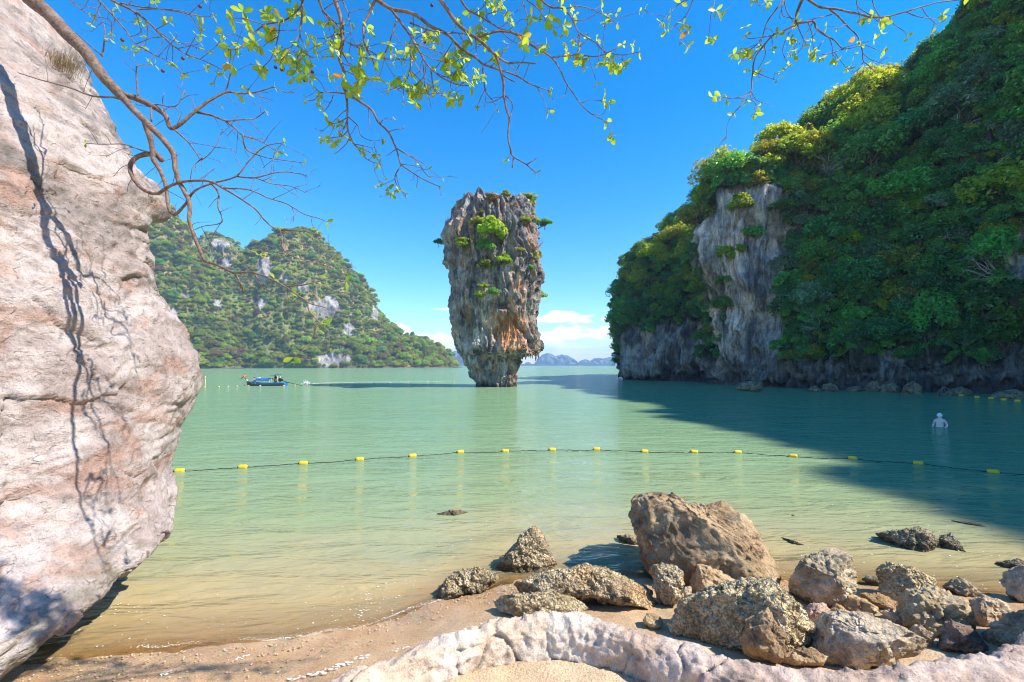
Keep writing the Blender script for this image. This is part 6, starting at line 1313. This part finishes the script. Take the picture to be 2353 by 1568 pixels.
# outline, thickness at both ends (2353 px view), distance at both ends, twigs, leaf clusters, size of leaves, leaves per cluster
BR = [(c1([(150, -60), (200, 0), (310, 90), (420, 210), (540, 330), (640, 470), (750, 590)]), 36, 22, 4.3, 4.2, 0, 0, .07, 4),
      (c1([(750, 590), (860, 620), (980, 680), (1040, 730), (1060, 790), (1085, 805), (1140, 770), (1220, 700), (1300, 640), (1415, 580), (1500, 585), (1590, 580), (1720, 545)]), 15, 2.2, 4.2, 4.5, 9, 2, .05, 3),
      (c1([(1220, 700), (1330, 725), (1410, 755), (1500, 750), (1590, 745), (1665, 700)]), 6, 1.8, 4.35, 4.5, 6, 1, .05, 3),
      (c1([(1410, 755), (1470, 800), (1525, 850), (1620, 880), (1740, 950)]), 5, 1.6, 4.4, 4.5, 6, 1, .05, 3), (c1([(1525, 850), (1530, 900), (1550, 940), (1610, 970), (1700, 995), (1900, 1020)]), 4, 1.5, 4.4, 4.5, 6, 4, .05, 3),
      (c1([(750, 590), (830, 680), (900, 750), (960, 810), (1020, 870), (1080, 950), (1095, 1000), (1100, 1060), (1120, 1130), (1150, 1190), (1185, 1260), (1190, 1330)]) + c2([(372, 20), (378, 70), (410, 170), (450, 270), (490, 350), (560, 375), (640, 410), (710, 440), (810, 430), (900, 455), (1000, 500), (1070, 540), (1150, 595), (1240, 655), (1300, 675), (1360, 690)]), 16, 2.0, 4.2, 3.7, 4, 0, .08, 3),
      (c1([(905, 755), (935, 850), (955, 930), (962, 1000), (1000, 1060), (1030, 1130), (1050, 1230), (1060, 1310), (1090, 1345), (1130, 1320), (1170, 1270), (1200, 1220), (1240, 1185), (1330, 1150), (1480, 1105), (1560, 1010), (1660, 920), (1780, 895)]), 13, 1.8, 4.2, 4.1, 8, 1, .05, 3),
      (c1([(1010, 1000), (985, 970), (955, 965), (900, 970), (850, 990), (820, 1030), (820, 1080), (850, 1140), (900, 1190), (980, 1215), (1040, 1180), (1120, 1145), (1200, 1135), (1310, 1135), (1400, 1180), (1500, 1240), (1600, 1310), (1660, 1380), (1740, 1440), (1900, 1450), (2010, 1470)]), 13, 2.0, 4.25, 4.0, 12, 1, .05, 3),
      (c1([(1310, 1135), (1370, 1210), (1365, 1290), (1390, 1360), (1380, 1400), (1270, 1420), (1220, 1440)]), 5, 1.6, 4.1, 4.0, 4, 0, .05, 3), (c1([(1480, 1105), (1600, 1115), (1740, 1080), (1860, 1085), (1930, 1105)]), 4, 1.5, 4.1, 4.2, 5, 0, .05, 3), (c1([(1600, 1115), (1700, 1150), (1830, 1170), (1920, 1210)]), 3, 1.4, 4.15, 4.2, 4, 0, .05, 3), (c1([(1400, 1180), (1560, 1190), (1680, 1240), (1800, 1280), (1900, 1340), (2000, 1370), (2050, 1390)]), 4, 1.5, 4.0, 3.9, 6, 3, .06, 3),
      (c1([(950, 760), (960, 660), (1100, 665), (1160, 560)]), 4, 1.6, 4.2, 4.3, 3, 0, .05, 3), (c1([(865, 600), (855, 450), (870, 410), (970, 405)]), 4, 1.6, 4.2, 4.3, 2, 1, .05, 3), (c1([(640, 350), (655, 260), (650, 150), (600, 50)]), 4, 1.6, 4.3, 4.4, 2, 0, .05, 3), (c1([(640, 350), (560, 280), (470, 200)]), 3, 1.5, 4.3, 4.3, 0, 0, .05, 3), (c1([(760, 620), (700, 610), (600, 605), (540, 590), (420, 545), (250, 500), (110, 455)]), 6, 1.6, 4.2, 4.4, 3, 0, .05, 3), (c1([(945, 960), (880, 940), (770, 905), (640, 905), (540, 900)]), 4, 1.4, 4.25, 4.3, 3, 2, .05, 3), (c1([(1085, 805), (1180, 890), (1230, 960), (1270, 1000), (1350, 920), (1395, 810)]), 4, 1.5, 4.3, 4.4, 5, 0, .05, 3), (c1([(1270, 990), (1210, 1050), (1190, 1150)]), 3, 1.4, 4.3, 4.3, 2, 0, .05, 3), (c1([(1350, 925), (1470, 930)]), 2.4, 1.3, 4.35, 4.4, 1, 0, .05, 3),
      (c1([(1415, 580), (1440, 480), (1450, 430), (1410, 350), (1405, 270)]), 3.4, 1.5, 4.45, 4.5, 2, 0, .05, 3), (c1([(1590, 580), (1650, 610), (1710, 630)]), 2.2, 1.3, 4.5, 4.5, 1, 0, .05, 3), (c1([(1720, 545), (1790, 580), (1850, 580)]), 2.2, 1.3, 4.5, 4.5, 1, 0, .05, 3), (c1([(1040, 730), (1020, 640), (1030, 580)]), 2.4, 1.3, 4.3, 4.3, 1, 0, .05, 3), (c1([(1225, 690), (1200, 620), (1140, 570), (1100, 530)]), 2.4, 1.3, 4.35, 4.4, 1, 0, .05, 3),
      (c2([(1030, 130), (1045, 180), (1050, 240), (1080, 295), (1200, 345), (1300, 370), (1400, 400)]), 4, 1.6, 3.9, 3.8, 5, 2, .05, 3), (c2([(1030, 125), (1120, 130), (1200, 130), (1280, 108)]), 3.4, 1.4, 3.95, 3.9, 2, 0, .05, 3), (c2([(1070, 535), (1200, 525), (1300, 500), (1370, 475), (1450, 490), (1510, 500)]), 4, 1.4, 3.8, 3.8, 2, 1, .10, 2), (c2([(1235, 660), (1240, 710), (1280, 760), (1340, 830), (1380, 870), (1395, 980)]), 3.4, 1.2, 3.7, 3.6, 0, 3, .16, 3), (c2([(1290, 800), (1275, 900), (1220, 980), (1130, 1050)]), 2.6, 1.2, 3.65, 3.6, 0, 1, .12, 3), (c2([(855, 455), (890, 520), (940, 560), (1010, 585), (1120, 595)]), 3.6, 1.4, 3.85, 3.8, 2, 2, .08, 3), (c2([(710, 445), (740, 500), (765, 580)]), 4.5, 3, 3.9, 3.9, 0, 0, .05, 3), (c2([(900, 455), (820, 430), (870, 360), (880, 310)]), 3, 1.2, 3.85, 3.9, 1, 1, .08, 4),
      # from the top of the picture
      (m2([(210, -120), (235, 0), (265, 90), (285, 200), (285, 290), (265, 380), (295, 480), (295, 580), (320, 630), (380, 670), (480, 735), (530, 820), (590, 880), (640, 980), (670, 1080), (690, 1115), (770, 1170), (860, 1220), (945, 1255)]), 10.5, 1.8, 3.6, 3.9, 12, 2, .05, 3),
      (m2([(310, 620), (320, 720), (320, 790), (325, 880), (360, 960), (400, 1010), (450, 1070), (520, 1100)]), 5.5, 1.8, 3.75, 3.7, 9, 6, .055, 4), (m2([(680, 1110), (640, 1190), (660, 1260), (710, 1305)]), 3, 1.4, 3.9, 3.8, 4, 4, .05, 3), (m2([(300, 630), (220, 620), (140, 620), (90, 575)]), 3.6, 1.5, 3.75, 3.8, 3, 2, .045, 3), (m2([(140, 622), (100, 670), (50, 675)]), 2.4, 1.3, 3.78, 3.8, 0, 1, .04, 3), (m2([(225, 640), (200, 700), (160, 750)]), 2.4, 1.3, 3.78, 3.8, 1, 2, .06, 4), (m2([(320, 790), (240, 830), (190, 820)]), 2.8, 1.3, 3.75, 3.7, 2, 1, .05, 3), (m2([(325, 880), (280, 915), (200, 930), (150, 930)]), 2.8, 1.3, 3.72, 3.7, 2, 4, .055, 4), (m2([(650, 995), (720, 1040), (790, 1080), (830, 1150), (870, 1190)]), 3, 1.4, 3.85, 3.9, 4, 2, .04, 3), (m2([(330, 790), (390, 850), (410, 910), (480, 945), (560, 940)]), 2.6, 1.3, 3.75, 3.7, 2, 4, .05, 4),
      (m2([(540, -80), (500, 10), (460, 100), (430, 170), (430, 260), (450, 330), (490, 410), (510, 470)]), 7.5, 3, 3.5, 3.6, 0, 0, .06, 4),
      (m2([(430, -60), (520, 0), (620, 60), (760, 90), (880, 180), (990, 230), (1080, 320), (1180, 390), (1250, 440), (1380, 480), (1460, 510), (1540, 560), (1640, 600), (1680, 610)]), 10, 1.8, 3.5, 3.7, 9, 6, .06, 4),
      (m2([(620, 70), (700, 180), (760, 270), (820, 380), (870, 450), (950, 520), (1060, 570), (1145, 575)]), 6, 1.8, 3.5, 3.55, 10, 11, .075, 4), (m2([(650, 130), (610, 260), (560, 380), (520, 400)]), 3.6, 1.5, 3.5, 3.5, 6, 6, .08, 4), (m2([(740, 290), (745, 400), (730, 510), (690, 580), (640, 605), (610, 595)]), 3.4, 1.5, 3.5, 3.5, 6, 5, .06, 4), (m2([(700, 560), (695, 690)]), 2, 1.2, 3.5, 3.5, 0, 1, .03, 3), (m2([(830, 430), (835, 560), (770, 635)]), 3, 1.3, 3.5, 3.5, 3, 5, .08, 4), (m2([(835, 560), (885, 725)]), 2, 1.2, 3.5, 3.5, 1, 0, .03, 3), (m2([(880, 470), (910, 610), (1000, 660)]), 3, 1.3, 3.5, 3.5, 3, 4, .085, 4),
      (m2([(740, 150), (900, 210), (1080, 225), (1200, 250)]), 4, 2, 3.5, 3.6, 6, 7, .065, 4), (m2([(760, 290), (850, 320), (960, 360), (1010, 420)]), 3, 1.4, 3.45, 3.5, 5, 8, .075, 4), (m2([(1230, 445), (1245, 600), (1300, 680), (1330, 745)]), 3.2, 1.4, 3.7, 3.7, 3, 1, .03, 3), (m2([(1245, 600), (1215, 660), (1190, 720)]), 2.2, 1.3, 3.7, 3.7, 0, 1, .03, 3), (m2([(1180, 260), (1180, 370), (1120, 360)]), 3, 1.4, 3.6, 3.6, 3, 3, .09, 4), (m2([(1080, 320), (1095, 440), (1100, 500)]), 2.4, 1.2, 3.6, 3.6, 1, 1, .06, 4),
      (m2([(900, -80), (945, 0), (990, 60), (1050, 150), (1120, 210), (1190, 255), (1260, 320), (1320, 380), (1350, 480), (1370, 560), (1370, 640), (1390, 740), (1410, 800), (1400, 920), (1420, 1010), (1435, 1055), (1520, 1105), (1585, 1160)]), 10, 2.2, 3.5, 3.7, 3, 2, .05, 3),
      (m2([(1320, 380), (1400, 420), (1500, 420), (1590, 430)]), 5.5, 3, 3.6, 3.6, 2, 0, .05, 3), (m2([(1190, 250), (1260, 230), (1350, 210), (1450, 230), (1520, 280), (1600, 330), (1690, 385), (1750, 470), (1780, 540), (1840, 630), (1880, 690), (1960, 765), (2055, 815)]), 6, 1.6, 3.6, 3.8, 6, 6, .075, 4), (m2([(1690, 385), (1850, 370), (2000, 380), (2100, 340), (2170, 300)]), 3.6, 1.5, 3.7, 3.7, 5, 6, .055, 4), (m2([(1435, 1060), (1425, 1130)]), 3.4, 2.6, 3.7, 3.7, 0, 0, .05, 3), (m2([(1525, 1108), (1590, 1065)]), 3, 2, 3.7, 3.7, 0, 0, .05, 3), (m2([(1375, 640), (1425, 690), (1420, 790)]), 3, 2, 3.65, 3.65, 0, 0, .05, 3), (m2([(1370, 510), (1440, 548)]), 3.4, 2.4, 3.65, 3.65, 0, 0, .05, 3), (m2([(1960, 765), (2030, 770), (2068, 720)]), 1.6, 1.0, 3.8, 3.8, 0, 0, .05, 3),
      (m2([(1040, -60), (1080, 0), (1140, 70), (1260, 140), (1340, 190), (1420, 210), (1500, 240)]), 5, 2, 3.5, 3.6, 6, 11, .07, 4), (m2([(1340, 190), (1250, 110), (1330, 70), (1350, 40)]), 2.6, 1.3, 3.55, 3.6, 3, 6, .055, 4), (m2([(1480, -40), (1530, 120), (1520, 230)]), 2.6, 1.3, 3.6, 3.6, 3, 2, .035, 3), (m2([(1530, 0), (1600, 60), (1660, 140), (1700, 190)]), 2.8, 1.4, 3.6, 3.6, 3, 4, .08, 3),
      (m2([(1560, -60), (1620, 0), (1690, 50), (1770, 60), (1830, 130), (1880, 220), (1980, 280), (2050, 345), (2160, 370), (2275, 352)]), 5, 1.5, 3.6, 3.7, 5, 9, .055, 4), (m2([(1770, 60), (1860, 45), (1930, 50), (2030, 95), (2130, 160)]), 3.2, 1.4, 3.65, 3.7, 3, 3, .045, 3), (m2([(2030, 95), (2130, 85)]), 2, 1.2, 3.7, 3.7, 0, 1, .04, 3), (m2([(2050, 350), (2090, 420)]), 2.2, 1.3, 3.7, 3.7, 0, 2, .07, 4), (m2([(1880, 225), (1885, 330), (1850, 370), (1900, 400)]), 2.4, 1.2, 3.7, 3.7, 1, 3, .055, 4), (m2([(1880, 225), (1850, 280), (1830, 270)]), 2.2, 1.2, 3.7, 3.7, 0, 2, .05, 4), (m2([(1680, 40), (1680, 120)]), 2.2, 1.2, 3.6, 3.6, 0, 2, .09, 3),
      (c1([(580, -60), (620, 0), (700, 90), (780, 180), (850, 270), (960, 340), (1060, 390), (1150, 470)]), 4.4, 1.6, 3.9, 3.8, 9, 8, .05, 4), (c1([(640, -50), (700, 0), (820, 60), (920, 130), (1000, 210), (1090, 290), (1170, 340), (1300, 390), (1400, 440)]), 6, 1.8, 3.9, 3.8, 9, 9, .055, 4), (c1([(400, -40), (470, 30), (560, 90), (690, 130), (700, 210)]), 2.6, 1.3, 3.95, 3.9, 4, 4, .04, 3), (c1([(760, 20), (900, 45), (1040, 60), (1180, 90), (1230, 150), (1260, 210)]), 3.4, 1.4, 3.85, 3.8, 4, 5, .05, 3), (c1([(840, 90), (880, 60)]), 2, 1.2, 3.9, 3.9, 0, 0, .04, 3), (c1([(860, 60), (1100, 60), (1250, 100), (1340, 100)]), 2.4, 1.3, 3.8, 3.8, 2, 3, .045, 3), (c1([(980, 190), (1080, 250), (1200, 290), (1325, 330)]), 2.4, 1.2, 3.85, 3.8, 3, 3, .04, 3),
      (c1([(1920, -40), (1900, 0), (1880, 50), (1780, 130), (1660, 155), (1560, 240), (1500, 300), (1430, 310)]), 6, 1.8, 3.6, 3.7, 8, 13, .075, 5), (c1([(1885, 55), (1895, 110), (1870, 230), (1800, 330), (1760, 380)]), 3.6, 1.5, 3.6, 3.6, 6, 8, .075, 4), (c1([(1755, 150), (1740, 250), (1700, 360), (1640, 430)]), 3, 1.4, 3.6, 3.65, 5, 7, .075, 4), (c1([(1660, 155), (1540, 120), (1450, 110)]), 2.6, 1.3, 3.65, 3.7, 1, 4, .08, 4), (c1([(1990, -20), (2030, 70), (2100, 140), (2140, 200)]), 4.5, 2, 3.6, 3.6, 4, 4, .07, 4), (c1([(1960, 360), (1890, 330), (1860, 400), (1920, 470)]), 2.4, 1.2, 3.6, 3.6, 3, 4, .08, 4),
      (m2([(130, -20), (150, 60), (200, 140), (260, 230), (340, 300), (420, 330)]), 3.8, 1.6, 3.55, 3.6, 6, 9, .065, 4), (m2([(20, 20), (10, 120), (0, 230), (40, 330), (80, 430)]), 3.4, 1.5, 3.6, 3.6, 5, 8, .065, 4), (m2([(285, 350), (340, 450), (390, 560)]), 2.8, 1.4, 3.6, 3.55, 2, 4, .10, 4), (m2([(285, 0), (330, 110), (345, 240), (330, 360)]), 3, 1.4, 3.55, 3.6, 5, 5, .06, 4), (m2([(450, 330), (560, 390), (650, 400), (760, 360)]), 2.8, 1.4, 3.55, 3.5, 4, 8, .07, 4),
      # right-hand boughs
      (r3([(1070, -70), (1045, 0), (1020, 60), (1005, 140)]), 8, 5.5, 3.4, 3.5, 1, 0, .05, 3), (r3([(1005, 140), (1060, 130), (1110, 125), (1130, 170), (1180, 205), (1240, 240), (1290, 290), (1390, 270)]), 6, 1.6, 3.5, 3.5, 4, 6, .065, 3), (r3([(1005, 145), (940, 180), (870, 210), (810, 280), (765, 350), (750, 450), (745, 540), (710, 570), (680, 620), (645, 665)]), 5, 1.8, 3.5, 3.5, 6, 10, .065, 3), (r3([(745, 540), (780, 590), (855, 618)]), 2, 1.1, 3.5, 3.5, 1, 0, .05, 3), (r3([(745, 540), (690, 570), (600, 582)]), 2, 1.1, 3.5, 3.5, 0, 2, .045, 3), (r3([(960, -60), (935, 0), (880, 70), (830, 150), (800, 270)]), 5, 2.2, 3.5, 3.5, 2, 2, .05, 3), (r3([(870, 210), (800, 220), (730, 230), (710, 205)]), 2.6, 1.3, 3.5, 3.5, 0, 2, .05, 3), (r3([(800, 235), (740, 290), (640, 320)]), 2.6, 1.3, 3.5, 3.5, 1, 3, .06, 3), (r3([(780, 300), (740, 345), (680, 360)]), 2.4, 1.3, 3.5, 3.5, 0, 2, .06, 3),
      (r3([(1050, -40), (1080, 0), (1150, 40), (1230, 50), (1330, 70), (1450, 100), (1550, 95), (1650, 70), (1750, 40), (1840, 15), (1970, 0), (2030, -20)]), 6, 2, 3.4, 3.7, 4, 2, .06, 3), (r3([(1210, 55), (1260, 100), (1310, 150), (1370, 210), (1400, 290), (1405, 360), (1440, 390), (1490, 435)]), 4.4, 1.5, 3.5, 3.6, 4, 2, .06, 3), (r3([(1405, 365), (1375, 410), (1335, 435)]), 2.2, 1.2, 3.6, 3.6, 1, 0, .05, 3), (r3([(1650, 70), (1740, 100), (1830, 110), (1875, 85)]), 2.4, 1.2, 3.6, 3.6, 1, 1, .05, 3), (r3([(420, -60), (400, 0), (370, 70), (320, 130), (250, 185)]), 3, 1.4, 3.5, 3.5, 1, 3, .065, 3), (r3([(390, -10), (330, 15), (280, 60), (215, 130)]), 2.6, 1.3, 3.5, 3.5, 1, 2, .06, 3), (r3([(355, 90), (370, 180)]), 2, 1.2, 3.5, 3.5, 0, 2, .065, 3), (r3([(545, -50), (530, 0), (510, 80), (495, 215)]), 3, 1.3, 3.5, 3.5, 0, 3, .08, 3), (r3([(1290, 290), (1180, 320), (1110, 325)]), 2.6, 1.3, 3.5, 3.5, 1, 3, .06, 3), (r3([(1110, 130), (1060, 220), (1040, 290), (1000, 320)]), 2.4, 1.3, 3.5, 3.5, 1, 2, .055, 3), (r3([(970, 190), (930, 290), (960, 380)]), 2.4, 1.3, 3.5, 3.5, 1, 2, .05, 3), (r3([(930, 20), (930, 90), (1000, 110)]), 2.4, 1.3, 3.5, 3.5, 1, 1, .055, 3), (r3([(1380, -40), (1370, 30), (1430, 80), (1530, 130)]), 2.8, 1.3, 3.5, 3.5, 2, 3, .06, 3), (r3([(1440, -40), (1480, 60), (1530, 130)]), 2.4, 1.3, 3.5, 3.5, 1, 2, .05, 3), (r3([(780, -30), (790, 30), (850, 10)]), 2, 1.2, 3.5, 3.5, 0, 3, .05, 3), (r3([(1220, 85), (1120, 110), (1010, 145)]), 2.6, 2, 3.5, 3.5, 1, 1, .05, 3), (r3([(1170, 240), (1120, 310)]), 2, 1.2, 3.5, 3.5, 0, 2, .06, 3)]
troot = np.array([-3.0, -1.6, .95])
tree = empty('overhanging_tree', troot, 'tree reaching over the view with bare twigs and lime green young leaves', 'tree')
lr = np.random.default_rng(123); NLEFT = next(i for i, b in enumerate(BR) if b[0][0][1] < -5 and i > 0)
GOLD_ = 2.39996; leaves = []                                      # (branch object, position, matrix, size, mesh)
def rosette(p, axis, size, n_, br_):
    axis = axis / (np.linalg.norm(axis) + 1e-9); ref = lr.normal(size=3); s = np.cross(axis, ref); s /= np.linalg.norm(s); t = np.cross(axis, s); a0 = lr.uniform(0, 6.28)
    for k in range(n_):
        a = a0 + k * 6.283 / n_ + lr.uniform(-.35, .35); out = np.cos(a) * s + np.sin(a) * t; d = axis * lr.uniform(.15, .7) + out * lr.uniform(.7, 1.1) + np.array([0, 0, -.18]); d /= np.linalg.norm(d)
        up = axis - d * (axis @ d) + np.array([0, 0, .5]) + lr.normal(size=3) * .25; up -= d * (up @ d); up /= np.linalg.norm(up); yv = np.cross(up, d)
        leaves.append((br_, p, np.stack([d, yv, up], 1), size * lr.uniform(.55, 1.2), int(lr.integers(5))))
for bi, (pts, w0, w1, Y0, Y1, ntw, ncl, lsz, nlf) in enumerate(BR):
    if bi < NLEFT: Y0, Y1, lsz = Y0 * 1.32, Y1 * 1.32, min(lsz, .09) * 1.3
    lsz *= .95; ncl = int(ncl * 1.25 + .5) if bi >= NLEFT else ncl; ys = Y0 / 3.7
    pts = np.array(pts, float); n_ = max(8, int(np.hypot(*np.diff(pts, axis=0).T).sum() / 4)); dense = catmull(pts, n_); t = np.linspace(0, 1, n_); Yd = Y0 + (Y1 - Y0) * t + .06 * np.sin(t * 7 + bi)
    Yd[:1] = Y0; P = np.array([at(x, y, Y) for (x, y), Y in zip(dense, Yd)]); P += .004 * np.stack([perlin(P * 9, 1), perlin(P * 9, 2), perlin(P * 9, 3)], 1)
    rad = (w0 + (w1 - w0) * t ** .8) * K / FOC * Yd * .5; rad *= 1 + .10 * perlin(P * 22, 5)
    parts = [tube(P, np.maximum(rad, .0016), 9 if w0 > 8 else 6)]; ends = []
    T = np.gradient(P, axis=0); T /= np.linalg.norm(T, axis=1)[:, None]
    for k in range(ntw):
        i = int(n_ * (.15 + .85 * (k + lr.uniform(.1, .9)) / ntw)); i = min(max(i, 1), n_ - 2); L = lr.uniform(.07, .24) * ys
        s_ = lr.choice([-1, 1]); perp = np.cross(T[i], [0, 1, 0]) * s_; d = T[i] * lr.uniform(.2, .8) + perp * lr.uniform(.5, 1) + lr.normal(size=3) * .22; d /= np.linalg.norm(d)
        e_ = P[i] + d * L; md = P[i] + d * L * .5 + lr.normal(size=3) * .012; tip = e_ + (d + np.array([0, 0, lr.uniform(.1, .8)])) * .02
        tp = catmull([P[i], md, e_, tip], 9); parts.append(tube(tp, np.linspace(min(rad[i] * .7, .0040), .0016, 9), 5)); ends.append((tip, d))
        if lr.random() < .55:
            d2 = d + lr.normal(size=3) * .6; d2 /= np.linalg.norm(d2); q = tp[5]; e2 = q + d2 * L * .5; parts.append(tube(np.array([q, (q + e2) / 2 + lr.normal(size=3) * .006, e2]), [.0024, .002, .0014], 5)); ends.append((e2, d2))
    v, f = join(parts); bo_ = link('branch', quads_to_mesh('branch', v - troot, f, TWIG), tree)
    spots = [(P[-1], T[-1])] + [ends[i] for i in lr.permutation(len(ends))]
    extra = ncl - len(spots)
    for k in range(max(0, extra)):
        i = int(n_ * lr.uniform(.25, .98)); d = T[i] + np.cross(T[i], [0, 1, 0]) * lr.choice([-1, 1]) + lr.normal(size=3) * .3; e_ = P[i] + d * .05; spots.append((e_, d))
    for p, d in spots[:ncl]: rosette(p, d, lsz, max(2, nlf + int(lr.integers(-1, 2))), bo_)
    for p, d in spots[ncl:]:
        if w0 < 12 and lr.random() < .35: rosette(p, d, .018, 2, bo_)
# boughs out of the picture that carry everything back to the trunk
def bough(ctrl, r0, r1, nm='branch'):
    P = catmull(ctrl, 40); v, f = tube(P, np.linspace(r0, r1, 40) * (1 + .06 * perlin(P * 4, 7)), 10); link(nm, quads_to_mesh(nm, v - troot, f, TWIG), tree)
bough([troot - np.array([0, 0, .5]), troot + np.array([.05, .1, 1.5]), troot + np.array([-.1, .4, 3.6]), (-3.3, -.6, 6.4), (-3.4, .3, 7.8)], .26, .17, 'trunk')
S0 = lambda k: at(*BR[k][0][0], BR[k][3] * (1.32 if k < NLEFT else 1))
tops = [k for k, b in enumerate(BR) if b[0][0][1] < -5]
hubL, hubM, hubR = np.array([-5.2, 4.0, 8.9]), np.array([-.2, 2.2, 7.6]), np.array([2.0, 2.2, 7.7])
bough([(-3.4, .3, 7.8), (-4.4, 2.0, 8.6), tuple(hubL), tuple(S0(0))], .16, .098); bough([(-3.4, .2, 7.7), (-1.8, .9, 8.2), tuple(hubM)], .13, .055); bough([tuple(hubM), (.9, 2.0, 7.9), tuple(hubR)], .05, .035); bough([(-3.4, .3, 7.8), (-3.5, 1.3, 8.1), (-3.4, 2.2, 8.2)], .09, .03)
for k in tops[1:]:
    s = S0(k); hub = np.array([-3.4, 2.2, 8.2]) if s[0] < -2.2 else (hubM if s[0] < 1.0 else hubR); bough([tuple(hub), tuple((hub + s) / 2 + np.array([0, .1, .25])), tuple(s)], .022, max(.004, BR[k][1] * K / FOC * 3.6 * .5))
big = sorted(range(len(leaves)), key=lambda i: -leaves[i][3]); single = set(big[:300]); VV, FF, CC, off = [], [], [], 0
for i, (b_, p, Mx, s, k) in enumerate(leaves):
    if i in single:
        o = link('leaf', LME[k], b_); o.matrix_local = Matrix.Translation(Vector(p - troot)) @ Matrix(Mx.tolist()).to_4x4() @ Matrix.Scale(s, 4)
    else:
        w = LV[k] * s; VV.append(p - troot + w @ Mx.T); FF.append(LF + off); CC.append(np.full(len(w), lr.uniform(.8, 1.2))); off += len(w)
o = link('small_leaves', mesh_np('small_leaves', np.concatenate(VV), np.concatenate(FF), YLEAF, np.repeat(np.concatenate(CC)[:, None], 3, 1)), tree); o['kind'] = 'stuff'
print('leaves', len(leaves))
# dark dried fruits between the leaves
FRUIT = plain('dried_fruit', (.10, .025, .02), .6)
S, F = cubesphere(4)
fm = mesh_np('fruit', S * .013 * (1 + .2 * perlin(S * 2, 4))[:, None], F, FRUIT)
for (x, y) in [(633, 155), (647, 160), (700, 185), (718, 165), (693, 180), (420, 134), (374, 163), (281, 92), (1024, 142), (976, 96), (992, 12), (460, 15)]:
    o = link('fruit', fm, tree); o.location = Vector(at(x, y, 3.6) - troot)

# ------------------------------------------------------------------ small things
GRASS = leaf_mat('dry_grass', (.52, .40, .17), (.5, .38, .12))
d2 = (project(BOULDER_V)[0] / K - 135) ** 2 + (project(BOULDER_V)[1] / K - 158) ** 2 + BOULDER_V[:, 1] * 40
gp = BOULDER_V[np.argmin(d2)]; gr = np.random.default_rng(4); parts = []
for k in range(420):
    b = gp + np.array([gr.normal() * .16, gr.normal() * .10, gr.normal() * .08]); d = np.array([gr.uniform(.1, .8), gr.uniform(-.6, .1), gr.uniform(.1, .9)]); L = gr.uniform(.10, .26); d *= L / np.linalg.norm(d); e_ = b + d + np.array([.05, 0, -.05]); md = b + d * .55 + np.array([0, 0, .03]); s = np.cross(d, [0, 1, 0]); s *= .0035 / (np.linalg.norm(s) + 1e-9)
    parts.append((np.array([b - s, b + s, md + s * .8, md - s * .8, e_]), np.array([[0, 1, 2, 3], [3, 2, 4, 4]])))
v, f = join(parts); o = link('grass_tuft', quads_to_mesh('grass_tuft', v - gp, f, GRASS, np.repeat(np.random.default_rng(2).uniform(.7, 1.2, len(v))[:, None], 3, 1)), loc=gp); tag(o, 'tuft of dry yellow grass on the top edge of the leaning boulder', 'grass tuft')
for j, (x, y, c_, lab) in enumerate([(1402, 1487, 1, 'curled lime leaf lying on the sand near the wall'), (1203, 1548, 3, 'yellow green leaf lying on the sand at the bottom'), (1215, 1527, 2, 'small brown leaf on the sand left of the yellow one'), (1365, 1532, 0, 'thin dry leaf on the sand at the right')]):
    u_, v_ = uv(x, y); Y = ray_hit_ground(u_, v_); p = np.array([(u_ - 512) / FOC * Y, Y, float(ground_z([(u_ - 512) / FOC * Y], [Y])[0]) + .02]); o = link('fallen_leaf', LME[c_], loc=p); o.scale = (.05, .05, .05); o.rotation_euler = (.2, .1, j * 1.9); tag(o, lab, 'leaf', 'fallen leaves on the sand')
